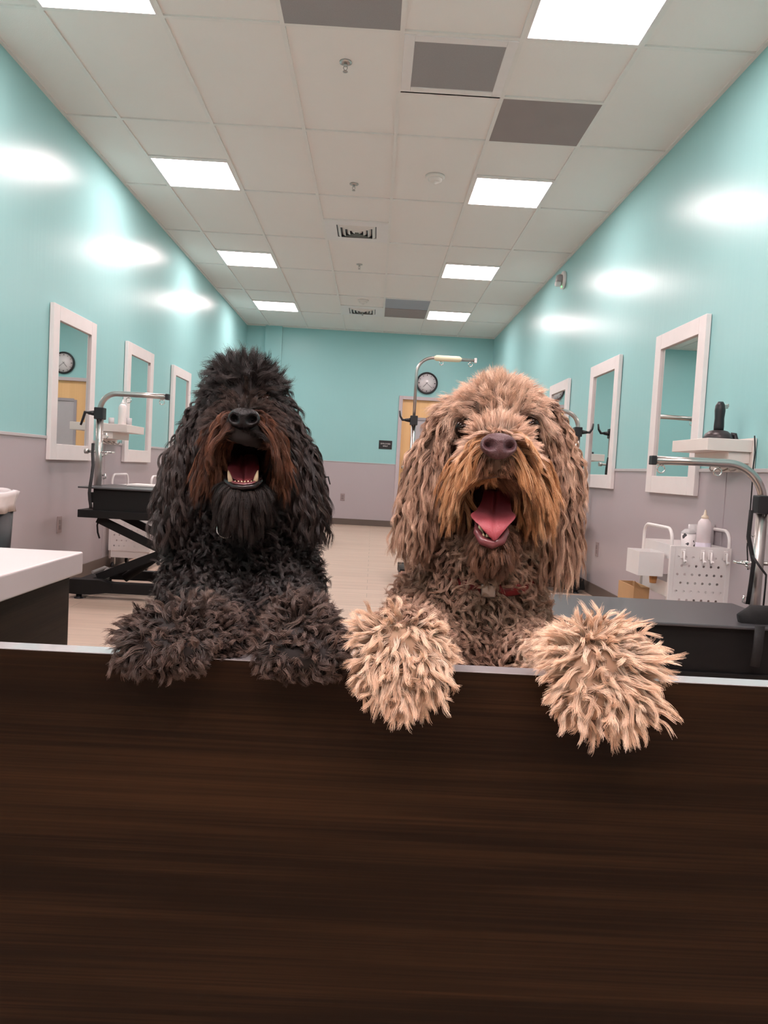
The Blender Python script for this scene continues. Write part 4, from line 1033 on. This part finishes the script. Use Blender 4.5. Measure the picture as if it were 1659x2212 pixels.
# ------------------------------------------------------------------ brown dog (right)
def brown_dog():
    s = SDF()
    s.ell(V3(1076, 918, 1.185), (.060, .072, .060))                       # skull
    s.ell(V3(1076, 885, 1.175), (.055, .050, .026), k=.02)                # crown pad of thick hair
    s.cap(V3(1076, 968, 1.13), V3(1077, 985, 1.035), .040, .029, k=.02)   # muzzle
    s.ell(V3(1050, 1005, 1.060), (.022, .034, .024), k=.012).ell(V3(1103, 1005, 1.060), (.022, .034, .024), k=.012)   # flews
    s.ell(V3(1012, 1040, 1.140), (.024, .036, .050), (0, .12, 0), k=.02).ell(V3(1140, 1040, 1.140), (.024, .036, .050), (0, -.12, 0), k=.02)  # cheeks
    s.cap(V3(1072, 1150, 1.17), V3(1063, 1186, 1.075), .036, .020, k=.015)  # lower jaw
    s.cap(V3(1070, 1070, 1.22), V3(1050, 1190, 1.225), .060, .072, k=.03)   # throat
    s.cap(V3(1050, 1190, 1.225), V3(1015, 1320, 1.27), .070, .110, k=.03)   # neck
    s.ell(V3(1015, 1385, 1.28), (.118, .115, .13), k=.03)                  # chest
    # ears: hanging flaps
    s.cap(V3(975, 905, 1.19), V3(925, 1020, 1.185), .022, .026, k=.012).cap(V3(925, 1020, 1.185), V3(900, 1120, 1.18), .026, .022, k=.012)
    s.cap(V3(1175, 900, 1.19), V3(1207, 1020, 1.185), .022, .026, k=.012).cap(V3(1207, 1020, 1.185), V3(1212, 1130, 1.18), .026, .022, k=.012)
    # forelegs reaching over the gate
    s.cap(V3(925, 1400, 1.17), V3(880, 1395, 1.03), .045, .034, k=.02).cap(V3(880, 1395, 1.03), V3(872, 1385, .925), .034, .034, k=.015)
    s.cap(V3(1130, 1420, 1.17), V3(1230, 1425, 1.03), .045, .034, k=.02).cap(V3(1230, 1425, 1.03), V3(1290, 1425, .925), .034, .034, k=.015)
    # paws with toes bending over the front edge
    s.ell(V3(870, 1390, .905), (.044, .036, .030), k=.012)
    for dx, dy in ((-52, 12), (-19, 26), (17, 26), (50, 12)): s.ell(V3(872+dx, 1440+dy, .882), (.0165, .020, .029), k=.008)
    s.ell(V3(1292, 1425, .905), (.046, .036, .030), k=.012)
    for dx, dy in ((-52, 4), (-19, 22), (19, 26), (52, 16)): s.ell(V3(1302+dx, 1480+dy, .882), (.0175, .020, .029), k=.008)
    low_body(s, float(V3(1015, 1385, 1.28)[0]), 1.29, .66, .125)
    # open mouth
    mc = V3(1067, 1080, 1.10); mr = (.041, .080, .045)
    s.ell(mc, mr, (-.15, 0, 0), sub=True)
    def in_mouth(p, g=1.06): return (np.linalg.norm((p-mc)/np.array(mr), axis=-1) < g) 
    M_skin = mat('brown_dog_skin', (.10, .060, .040), .8)
    c = V3(1015, 1385, 1.28)
    dog, V, F = dog_body('dog', s, (c[0]-.24, .83, -.01), (c[0]+.30, 1.95, 1.09), .0058, [M_skin, M_mouth, mat('pale_paw_skin', (.42, .27, .18), .8)],
        'shaggy light brown dog with open mouth, tongue out, both pale paws over the gate', mouth=lambda q: np.where(in_mouth(q, 1.01), 1, np.where((q[:, 1] < 1.10) & (q[:, 2] < .80), 2, 0)))
    nose_mesh(P(1077, 966, Y=1.003), .047, mat('liver_nose', (.085, .040, .045), .36, bump=(700, .5), noise=(300, .25), spec=.5), dog, -.10)
    eyes = [V3(1003, 928, 1.128), V3(1146, 922, 1.128)]
    for e in eyes: MB().lathe([(0, -.0145), (.0058, -.0133), (.0104, -.0099), (.0135, -.0046), (.0145, 0), (.0135, .0046), (.0104, .0099), (0, .0145)], 24, e, axis='Y').build('eye', M_eye, dog)
    tongue_mesh([P(1072, 1062, Y=1.15), P(1071, 1085, Y=1.12), P(1067, 1106, Y=1.085), P(1065, 1119, Y=1.064), P(1066, 1138, Y=1.050), P(1067, 1154, Y=1.046), P(1068, 1166, Y=1.047)],
        [.019, .021, .025, .0315, .0195, .0100, .003], .0045, M_tongue, dog, .35, .10)
    # lower lip and teeth
    jc = P(1062, 1150, Y=1.062)
    lip = [P(1030, 1128, Y=1.085), P(1031, 1150, Y=1.064), P(1042, 1169, Y=1.054), P(1062, 1176, Y=1.050), P(1082, 1169, Y=1.054), P(1092, 1150, Y=1.064), P(1093, 1128, Y=1.085)]
    MB().tube(lip, [.003, .0055, .0065, .007, .0065, .0055, .003], 10).build('lower_lip', M_gum, dog)
    tooth(P(1039, 1158, Y=1.066), P(1036, 1130, Y=1.066), .0042, dog); tooth(P(1087, 1158, Y=1.066), P(1090, 1134, Y=1.066), .0042, dog)
    for k in range(5): tooth(P(1044+k*8, 1160, Y=1.0560), P(1044+k*8, 1152, Y=1.055), .0024, dog)
    # collar
    col = [V3(1045, 1222, 1.24)]; cc = Vector(V3(1048, 1232, 1.235)); 
    ring = [cc+Vector((math.cos(a)*.083, math.sin(a)*.083, -math.sin(a)*-.020)) for a in [2*PI*k/40 for k in range(40)]]
    cl = MB().tube(ring, .010, 8, closed=True, flat=(.35, 1)).build('collar', mat('red_black_collar', (.20, .012, .015), .6, noise=(60, .8)), dog)
    MB().box((cc.x-.018, cc.y-.0905, cc.z-.030), (cc.x+.004, cc.y-.082, cc.z-.010), .002).build('buckle', M_steel, cl)
    zones = {
     'crown': dict(lay=.012, grav=.05, curl=.0012, freq=.6, lockr=.008, clump=.55, jit=.0024, wander=.09, child=26, r=.00026),
     'face':  dict(lay=.004, grav=.05, curl=.0012, freq=.7, lockr=.005, clump=.55, jit=.0010, wander=.05, child=26, r=.00024),
     'beard': dict(lay=.016, grav=.19, curl=.0018, freq=.6, lockr=.006, clump=.82, jit=.0014, wander=.05, child=28, r=.00026),
     'socket': dict(lay=.002, grav=.05, curl=.001, freq=.8, lockr=.004, clump=.4, jit=.0010, wander=.05, child=20, r=.00023),
     'lip':   dict(lay=.003, grav=.12, curl=.001, freq=.8, lockr=.005, clump=.4, jit=.0010, wander=.05, child=24, r=.00024),
     'chin':  dict(lay=.006, grav=.20, curl=.0018, freq=.8, lockr=.006, clump=.6, jit=.0014, wander=.06, child=26, r=.00025),
     'ear':   dict(lay=.014, grav=.32, curl=.0030, freq=1.6, lockr=.006, clump=.90, jit=.0012, wander=.05, child=28, r=.00028),
     'chest': dict(lay=.010, grav=.10, curl=.0065, freq=.9, lockr=.007, clump=.88, jit=.0012, wander=.12, child=26, r=.00028, mess=.6, stray=.15),
     'paw':   dict(lay=.008, grav=.08, curl=.0026, freq=.9, lockr=.0055, clump=.86, jit=.0014, wander=.09, child=28, r=.00027, mess=.2, stray=.22),
    }
    G = [
     ((1075, 885, 1068, 838), 'crown', {'lift': .5}), ((1040, 885, 1022, 842), 'crown', {'lift': .4}), ((1112, 885, 1132, 845), 'crown', {'lift': .4}), ((1060, 862, 1040, 822), 'crown', {'lift': .7}), ((1098, 862, 1118, 828), 'crown', {'lift': .7}),
     ((1010, 890, 975, 880), 'crown', {'lift': .35, 'ls': 1.3}), ((1142, 890, 1180, 885), 'crown', {'lift': .35, 'ls': 1.3}),
     ((995, 905, 962, 965), 'crown', {'lift': .25}), ((1160, 900, 1190, 960), 'crown', {'lift': .25}),
     ((1075, 925, 1075, 880), 'face', {'lift': .35}), ((1045, 925, 1022, 888), 'face', {'lift': .30}), ((1108, 925, 1132, 888), 'face', {'lift': .30}),
     ((1020, 945, 985, 965), 'face', {'lift': .15}), ((1132, 943, 1165, 962), 'face', {'lift': .15}),
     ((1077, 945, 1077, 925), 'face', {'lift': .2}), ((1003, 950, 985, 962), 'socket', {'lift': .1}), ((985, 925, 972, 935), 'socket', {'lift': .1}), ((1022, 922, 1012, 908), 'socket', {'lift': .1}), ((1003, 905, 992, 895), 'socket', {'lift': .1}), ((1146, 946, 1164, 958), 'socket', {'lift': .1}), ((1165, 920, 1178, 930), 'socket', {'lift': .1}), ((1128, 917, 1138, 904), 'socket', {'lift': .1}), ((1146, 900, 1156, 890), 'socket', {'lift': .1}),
     ((1052, 955, 1000, 985), 'beard', {'lift': .30, 'ls': 1.2}), ((1102, 955, 1152, 985), 'beard', {'lift': .30, 'ls': 1.2}),
     ((1040, 975, 985, 1040), 'beard', {'lift': .25, 'ls': 1.15}), ((1114, 975, 1165, 1040), 'beard', {'lift': .25, 'ls': 1.15}),
     ((1036, 1005, 1000, 1085), 'beard', {'lift': .15}), ((1118, 1005, 1152, 1085), 'beard', {'lift': .15}),
     ((1008, 1000, 965, 1080), 'beard', {'lift': .25, 'ls': 1.1}), ((1148, 1000, 1190, 1080), 'beard', {'lift': .25, 'ls': 1.1}),
     ((1010, 1050, 990, 1130), 'beard', {'lift': .12}), ((1140, 1050, 1165, 1135), 'beard', {'lift': .12}), ((1155, 1045, 1218, 1115), 'beard', {'lift': .4, 'ls': 1.15}), ((1162, 1010, 1215, 1060), 'beard', {'lift': .35, 'ls': 1.2}), ((1000, 1045, 955, 1110), 'beard', {'lift': .3}),
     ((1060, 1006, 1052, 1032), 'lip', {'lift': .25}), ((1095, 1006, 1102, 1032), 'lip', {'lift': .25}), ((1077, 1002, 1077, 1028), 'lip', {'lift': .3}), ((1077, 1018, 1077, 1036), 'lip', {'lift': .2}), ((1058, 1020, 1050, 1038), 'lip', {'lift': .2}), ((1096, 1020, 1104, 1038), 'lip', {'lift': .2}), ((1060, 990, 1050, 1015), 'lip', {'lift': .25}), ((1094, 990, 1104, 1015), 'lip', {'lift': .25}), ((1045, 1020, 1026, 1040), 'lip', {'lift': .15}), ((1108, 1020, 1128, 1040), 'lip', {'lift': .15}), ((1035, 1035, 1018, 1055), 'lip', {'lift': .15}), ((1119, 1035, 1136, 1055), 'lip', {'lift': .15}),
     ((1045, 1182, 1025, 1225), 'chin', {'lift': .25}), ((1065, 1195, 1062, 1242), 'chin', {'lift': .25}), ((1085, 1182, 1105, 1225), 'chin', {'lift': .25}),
     ((1030, 1150, 1005, 1200), 'chin', {'lift': .25}), ((1100, 1150, 1125, 1200), 'chin', {'lift': .25}),
     ((958, 930, 930, 1010), 'ear', {'lift': .35, 'ls': 1.0}), ((930, 1000, 895, 1100), 'ear', {'lift': .25}), ((905, 1070, 875, 1160), 'ear', {'lift': .22}), ((900, 1110, 870, 1200), 'ear', {'lift': .22}),
     ((1190, 925, 1205, 1010), 'ear', {'lift': .35}), ((1207, 1000, 1225, 1100), 'ear', {'lift': .25}), ((1212, 1070, 1222, 1180), 'ear', {'lift': .2}), ((1212, 1120, 1220, 1270), 'ear', {'lift': .18}),
     ((985, 1190, 965, 1230), 'chest', {'lift': .3}), ((1130, 1190, 1140, 1230), 'chest', {'lift': .3}),
     ((930, 1290, 905, 1330), 'chest', {'lift': .3}), ((1010, 1290, 1005, 1330), 'chest', {'lift': .35}), ((1110, 1300, 1125, 1345), 'chest', {'lift': .3}),
     ((900, 1340, 880, 1365), 'chest', {'lift': .3}), ((1010, 1380, 1010, 1420), 'chest', {'lift': .35}), ((1080, 1380, 1085, 1415), 'chest', {'lift': .3}), ((1050, 1430, 1050, 1460), 'chest', {'lift': .3}),
     ((870, 1345, 862, 1275), 'paw', {'lift': .35}), ((825, 1355, 770, 1300), 'paw', {'lift': .35}), ((915, 1355, 965, 1305), 'paw', {'lift': .35}),
     ((870, 1390, 868, 1445), 'paw', {'lift': .55}), ((870, 1362, 869, 1400), 'paw', {'lift': 1.1}), ((815, 1400, 755, 1420), 'paw', {'lift': .4}), ((930, 1400, 990, 1425), 'paw', {'lift': .4}),
     ((815, 1450, 780, 1498), 'paw', {'lift': .35}), ((850, 1460, 845, 1518), 'paw', {'lift': .3}), ((890, 1460, 895, 1522), 'paw', {'lift': .3}), ((928, 1450, 965, 1500), 'paw', {'lift': .35}),
     ((1290, 1375, 1300, 1300), 'paw', {'lift': .35}), ((1245, 1390, 1190, 1335), 'paw', {'lift': .4}), ((1340, 1390, 1420, 1335), 'paw', {'lift': .35}),
     ((1295, 1425, 1310, 1490), 'paw', {'lift': .55}), ((1295, 1398, 1300, 1440), 'paw', {'lift': 1.1}), ((1235, 1440, 1165, 1440), 'paw', {'lift': .4}), ((1355, 1430, 1455, 1430), 'paw', {'lift': .35, 'ls': 1.1}),
     ((1245, 1490, 1205, 1535), 'paw', {'lift': .35}), ((1285, 1510, 1290, 1566), 'paw', {'lift': .3}), ((1325, 1515, 1343, 1582), 'paw', {'lift': .3}), ((1362, 1490, 1435, 1545), 'paw', {'lift': .35}),
     ((1180, 1425, 1150, 1445), 'paw', {'lift': .5, 'ls': 1.2}),
    ]
    def keep(q):
        k = np.where(q[:, 2] > .56, 1.0, 0.0)
        k *= np.where(in_mouth(q, .98), 0, 1)
        for e in eyes: k *= np.where(np.linalg.norm(q-e, axis=1) < .0225, 0, 1)
        k *= np.where(np.linalg.norm(q-np.array(P(1077, 966, Y=1.003)), axis=1) < .020, 0, 1)
        k *= np.where((q[:, 1] > 1.30), .35, 1.0)
        return k
    W = lambda *c: [(i/(len(c)-1), v) for i, v in enumerate(c)]
    mats = {
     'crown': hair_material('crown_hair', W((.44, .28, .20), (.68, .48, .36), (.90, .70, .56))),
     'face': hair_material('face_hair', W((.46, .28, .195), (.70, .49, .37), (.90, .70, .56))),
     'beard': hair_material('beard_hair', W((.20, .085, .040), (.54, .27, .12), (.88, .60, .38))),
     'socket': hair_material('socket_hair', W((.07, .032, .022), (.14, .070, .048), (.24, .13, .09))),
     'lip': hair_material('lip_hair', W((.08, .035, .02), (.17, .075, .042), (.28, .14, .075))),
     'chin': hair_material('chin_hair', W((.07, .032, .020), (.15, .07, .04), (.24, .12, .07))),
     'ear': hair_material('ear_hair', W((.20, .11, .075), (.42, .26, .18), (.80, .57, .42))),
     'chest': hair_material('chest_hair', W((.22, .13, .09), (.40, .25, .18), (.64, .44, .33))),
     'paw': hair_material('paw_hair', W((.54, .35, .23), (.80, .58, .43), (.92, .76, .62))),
    }
    nm = {'crown': 'crown_fur', 'face': 'face_fur', 'beard': 'muzzle_fur', 'chin': 'chin_fur', 'lip': 'lip_fur', 'socket': 'eye_socket_fur', 'ear': 'ear_fur', 'chest': 'chest_fur', 'paw': 'paw_fur'}
    lb = {'beard': 'orange brown moustache fur', 'paw': 'pale beige curly paw fur', 'ear': 'long streaked ear fur', 'chin': 'dark brown chin fur'}
    Fur(dog, (V, F), s, zones, G, 11, region=[(V3(1066, 1092, 1.03), np.array((.050, .110, .042)))]).run(17000*DENS, keep, nm, mats, lb)
    return dog
brown_dog()
# ------------------------------------------------------------------ black dog (left)
def black_dog():
    s = SDF()
    s.ell(V3(528, 868, 1.275), (.057, .072, .058))
    s.ell(V3(528, 838, 1.27), (.042, .050, .022), k=.02)
    s.cap(V3(527, 922, 1.225), V3(527, 930, 1.140), .043, .030, k=.02)
    s.ell(V3(503, 948, 1.165), (.022, .034, .024), k=.012).ell(V3(551, 948, 1.165), (.022, .034, .024), k=.012)
    s.ell(V3(468, 985, 1.235), (.024, .036, .050), (0, .12, 0), k=.02).ell(V3(588, 985, 1.235), (.024, .036, .050), (0, -.12, 0), k=.02)
    s.cap(V3(526, 1055, 1.26), V3(526, 1078, 1.175), .046, .030, k=.015)
    s.cap(V3(526, 985, 1.32), V3(526, 1110, 1.315), .062, .072, k=.03)
    s.cap(V3(526, 1110, 1.315), V3(524, 1200, 1.345), .075, .115, k=.03)
    s.ell(V3(524, 1275, 1.365), (.128, .115, .115), k=.03)
    s.cap(V3(455, 880, 1.285), V3(402, 1000, 1.28), .018, .024, k=.012).cap(V3(402, 1000, 1.28), V3(380, 1095, 1.275), .024, .023, k=.012)
    s.cap(V3(600, 880, 1.285), V3(645, 1000, 1.28), .018, .024, k=.012).cap(V3(645, 1000, 1.28), V3(665, 1095, 1.275), .024, .023, k=.012)
    s.cap(V3(445, 1300, 1.25), V3(465, 1360, 1.08), .046, .036, k=.02).cap(V3(465, 1360, 1.08), V3(430, 1365, .965), .036, .032, k=.015)
    s.cap(V3(605, 1300, 1.25), V3(640, 1350, 1.08), .046, .036, k=.02).cap(V3(640, 1350, 1.08), V3(650, 1372, .960), .036, .033, k=.015)
    s.ell(V3(372, 1377, .930), (.052, .034, .026), k=.012).ell(V3(480, 1385, .950), (.026, .028, .022), k=.010)
    for dx, dy in ((-58, 14), (-22, 20), (16, 22), (50, 18)): s.ell(V3(366+dx, 1384+dy, .898), (.0175, .0195, .0185), k=.008)
    s.ell(V3(650, 1388, .930), (.046, .034, .028), k=.012)
    for dx, dy in ((-50, 8), (-17, 16), (18, 18), (50, 12)): s.ell(V3(652+dx, 1402+dy, .898), (.017, .0195, .0185), k=.008)
    low_body(s, float(V3(524, 1275, 1.365)[0]), 1.38, .66, .125, -1)
    mc = V3(527, 985, 1.20); mr = (.039, .080, .042)
    s.ell(mc, mr, (-.15, 0, 0), sub=True)
    def in_mouth(p, g=1.06): return (np.linalg.norm((p-mc)/np.array(mr), axis=-1) < g)
    c = V3(524, 1275, 1.365)
    dog, V, F = dog_body('dog', s, (c[0]-.28, .85, -.01), (c[0]+.24, 2.06, 1.13), .0058, [mat('black_dog_skin', (.014, .010, .009), .8), mat('black_mouth_lining', (.010, .004, .004), .4)],
        'shaggy black dog with open mouth and reddish moustache, paws on top of the gate', mouth=lambda q: np.where(in_mouth(q, 1.01), 1, 0))
    np_ = P(527, 907, Y=1.112)
    nose_mesh(np_, .0445, mat('black_nose', (.005, .004, .0045), .30, bump=(700, .5), noise=(300, .25), spec=.35), dog, .02)
    eyes = [V3(483, 868, 1.220), V3(572, 868, 1.220)]
    for e in eyes: MB().lathe([(0, -.0125), (.005, -.0115), (.009, -.0085), (.0117, -.004), (.0125, 0), (.0117, .004), (.009, .0085), (0, .0125)], 20, e, axis='Y').build('eye', M_eye, dog)
    tongue_mesh([P(526, 985, Y=1.28), P(526, 1000, Y=1.235), P(526, 1015, Y=1.20), P(526, 1030, Y=1.178), P(526, 1038, Y=1.168), P(526, 1042, Y=1.164)],
        [.022, .024, .0245, .021, .014, .005], .0045, M_tongue, dog, .45, .12)
    lip = [P(487, 1022, Y=1.195), P(490, 1040, Y=1.166), P(505, 1051, Y=1.152), P(526, 1054, Y=1.148), P(547, 1051, Y=1.152), P(562, 1040, Y=1.166), P(565, 1022, Y=1.195)]
    MB().tube(lip, [.003, .0045, .0048, .0050, .0048, .0045, .003], 10).build('lower_lip', mat('black_lip', (.014, .008, .008), .25), dog)
    MB().tube([q+Vector((0, .004, .0035)) for q in lip[1:-1]], [.003, .0045, .005, .0045, .003], 10).build('lower_gum', M_gum, dog)
    tooth(P(499, 1044, Y=1.160), P(493, 1016, Y=1.157), .0040, dog); tooth(P(551, 1044, Y=1.160), P(557, 1016, Y=1.157), .0040, dog)
    for k in range(6): tooth(P(508+k*7.0, 1049, Y=1.1565), P(508+k*7.0, 1038, Y=1.155), .0028, dog)
    cc = Vector(V3(520, 1150, 1.325))
    ring = [cc+Vector((math.cos(a)*.086, math.sin(a)*.086, math.sin(a)*.02)) for a in [2*PI*k/40 for k in range(40)]]
    cl = MB().tube(ring, .010, 8, closed=True, flat=(.35, 1)).build('collar', M_strap, dog)
    q = P(488, 1143, Y=1.200)
    MB().tube(arc(q, .0135, 0, 2*PI, 28, (1, 0, 0), (0, .2, 1))[:-1], .0016, 8, closed=True).build('collar_ring', M_chrome, cl)
    zones = {
     'tuft':  dict(lay=.008, grav=.0, curl=.0045, freq=.7, lockr=.010, clump=.96, jit=.0022, wander=.12, child=26, r=.00026, mess=.22),
     'face':  dict(lay=.004, grav=.05, curl=.0012, freq=.7, lockr=.005, clump=.55, jit=.0010, wander=.05, child=24, r=.00024),
     'beard': dict(lay=.010, grav=.20, curl=.0025, freq=.8, lockr=.006, clump=.84, jit=.0014, wander=.06, child=26, r=.00025),
     'lip':   dict(lay=.003, grav=.12, curl=.001, freq=.8, lockr=.005, clump=.4, jit=.0010, wander=.05, child=22, r=.00024),
     'chin':  dict(lay=.006, grav=.22, curl=.0012, freq=.8, lockr=.006, clump=.5, jit=.0012, wander=.04, child=26, r=.00025),
     'ear':   dict(lay=.014, grav=.30, curl=.0050, freq=1.2, lockr=.006, clump=.90, jit=.0016, wander=.07, child=26, r=.00026),
     'chest': dict(lay=.010, grav=.06, curl=.0080, freq=.9, lockr=.007, clump=.90, jit=.0012, wander=.12, child=24, r=.00027, mess=.6),
     'paw':   dict(lay=.007, grav=.08, curl=.0045, freq=.9, lockr=.007, clump=.90, jit=.0012, wander=.08, child=30, r=.00028, mess=.32, stray=.28),
    }
    G = [
     ((528, 826, 524, 765), 'tuft', {'lift': .35, 'ls': 1.2}), ((503, 828, 480, 775), 'tuft', {'lift': .35, 'ls': 1.2}), ((554, 828, 580, 778), 'tuft', {'lift': .35, 'ls': 1.2}), ((480, 838, 455, 828), 'tuft', {'lift': .2}), ((577, 838, 602, 830), 'tuft', {'lift': .2}), ((475, 850, 452, 868), 'tuft', {'lift': .2}), ((583, 850, 606, 868), 'tuft', {'lift': .2}),
     ((528, 856, 528, 832), 'face', {'lift': .3}), ((502, 856, 488, 836), 'face', {'lift': .3}), ((553, 856, 567, 836), 'face', {'lift': .3}),
     ((528, 885, 528, 862), 'face', {'lift': .3}), ((505, 878, 488, 858), 'face', {'lift': .3}), ((550, 878, 568, 858), 'face', {'lift': .3}),
     ((480, 870, 448, 900), 'face', {'lift': .25, 'ls': 1.2}), ((575, 870, 608, 900), 'face', {'lift': .25, 'ls': 1.2}),
     ((505, 895, 468, 915), 'beard', {'lift': .3, 'ls': 1.3}), ((550, 895, 588, 915), 'beard', {'lift': .3, 'ls': 1.3}),
     ((495, 915, 448, 965), 'beard', {'lift': .25, 'ls': 1.15}), ((560, 915, 608, 965), 'beard', {'lift': .25, 'ls': 1.15}),
     ((490, 945, 465, 1015), 'beard', {'lift': .15}), ((565, 945, 592, 1015), 'beard', {'lift': .15}),
     ((465, 945, 430, 1020), 'beard', {'lift': .25}), ((592, 945, 622, 1020), 'beard', {'lift': .25}),
     ((468, 1000, 450, 1065), 'beard', {'lift': .12}), ((588, 1000, 602, 1065), 'beard', {'lift': .12}),
     ((512, 945, 507, 960), 'lip', {'lift': .1}), ((543, 945, 548, 960), 'lip', {'lift': .1}), ((527, 938, 527, 950), 'lip', {'lift': .1}),
     ((500, 1078, 482, 1135), 'chin', {'lift': .2}), ((526, 1085, 526, 1150), 'chin', {'lift': .2, 'ls': 1.1}), ((553, 1078, 570, 1135), 'chin', {'lift': .2}),
     ((480, 1055, 455, 1110), 'chin', {'lift': .25}), ((572, 1055, 597, 1110), 'chin', {'lift': .25}),
     ((452, 900, 425, 965), 'ear', {'lift': .15}), ((405, 975, 378, 1065), 'ear', {'lift': .25}), ((382, 1030, 358, 1120), 'ear', {'lift': .22}), ((378, 1080, 352, 1165), 'ear', {'lift': .25}),
     ((604, 900, 628, 965), 'ear', {'lift': .15}), ((645, 975, 662, 1065), 'ear', {'lift': .22}), ((665, 1030, 682, 1120), 'ear', {'lift': .2}), ((668, 1080, 690, 1165), 'ear', {'lift': .25}),
     ((450, 1120, 435, 1160), 'chest', {'lift': .3}), ((600, 1120, 615, 1160), 'chest', {'lift': .3}), ((440, 1200, 415, 1235), 'chest', {'lift': .35}), ((520, 1190, 520, 1230), 'chest', {'lift': .35}), ((610, 1200, 632, 1235), 'chest', {'lift': .35}),
     ((400, 1260, 368, 1290), 'chest', {'lift': .35}), ((470, 1260, 460, 1300), 'chest', {'lift': .35}), ((570, 1260, 575, 1300), 'chest', {'lift': .35}), ((650, 1250, 680, 1275), 'chest', {'lift': .35}), ((525, 1330, 525, 1370), 'chest', {'lift': .3}),
     ((370, 1335, 362, 1282), 'paw', {'lift': .45}), ((320, 1350, 255, 1325), 'paw', {'lift': .35}), ((425, 1340, 460, 1300), 'paw', {'lift': .4}), ((370, 1362, 369, 1395), 'paw', {'lift': 1.0}),
     ((320, 1385, 240, 1392), 'paw', {'lift': .35}), ((345, 1400, 325, 1430), 'paw', {'lift': .4}), ((385, 1400, 390, 1435), 'paw', {'lift': .4}), ((420, 1390, 440, 1420), 'paw', {'lift': .4}),
     ((480, 1350, 500, 1310), 'paw', {'lift': .4}), ((490, 1375, 515, 1380), 'paw', {'lift': .5}), ((475, 1395, 482, 1408), 'paw', {'lift': .5}),
     ((650, 1345, 665, 1282), 'paw', {'lift': .45}), ((605, 1365, 560, 1330), 'paw', {'lift': .4}), ((700, 1360, 745, 1320), 'paw', {'lift': .4}), ((650, 1370, 651, 1400), 'paw', {'lift': 1.0}),
     ((605, 1395, 563, 1400), 'paw', {'lift': .4}), ((640, 1415, 635, 1440), 'paw', {'lift': .4}), ((675, 1415, 685, 1438), 'paw', {'lift': .4}), ((705, 1395, 755, 1405), 'paw', {'lift': .4}),
    ]
    def keep(q):
        k = np.where(q[:, 2] > .56, 1.0, 0.0)
        k *= np.where(in_mouth(q, .98), 0, 1)
        k *= np.where(np.linalg.norm(q-np.array(np_), axis=1) < .019, 0, 1)
        k *= np.where((q[:, 1] > 1.40), .35, 1.0)
        return k
    W = lambda *c: [(i/(len(c)-1), v) for i, v in enumerate(c)]
    mats = {
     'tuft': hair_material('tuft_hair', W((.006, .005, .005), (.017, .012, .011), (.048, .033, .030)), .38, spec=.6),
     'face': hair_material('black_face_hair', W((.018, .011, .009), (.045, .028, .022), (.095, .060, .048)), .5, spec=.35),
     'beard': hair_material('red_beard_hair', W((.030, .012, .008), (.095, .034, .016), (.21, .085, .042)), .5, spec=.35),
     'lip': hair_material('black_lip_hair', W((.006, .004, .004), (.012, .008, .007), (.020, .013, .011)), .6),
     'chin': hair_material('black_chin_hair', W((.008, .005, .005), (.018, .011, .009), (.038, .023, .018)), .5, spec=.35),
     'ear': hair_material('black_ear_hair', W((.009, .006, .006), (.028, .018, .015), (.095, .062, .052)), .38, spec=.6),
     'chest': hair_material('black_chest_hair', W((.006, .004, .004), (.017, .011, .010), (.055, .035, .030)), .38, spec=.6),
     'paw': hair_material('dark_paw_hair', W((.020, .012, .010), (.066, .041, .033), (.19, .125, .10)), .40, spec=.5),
    }
    nm = {'tuft': 'crown_fur', 'face': 'face_fur', 'beard': 'muzzle_fur', 'lip': 'lip_fur', 'chin': 'chin_fur', 'ear': 'ear_fur', 'chest': 'chest_fur', 'paw': 'paw_fur'}
    lb = {'beard': 'reddish brown moustache fur', 'paw': 'dark brown curly paw fur', 'tuft': 'spiky black crown tuft'}
    Fur(dog, (V, F), s, zones, G, 5, region=[(V3(527, 995, 1.135), np.array((.047, .110, .046)))]).run(17000*DENS, keep, nm, mats, lb)
    return dog
black_dog()
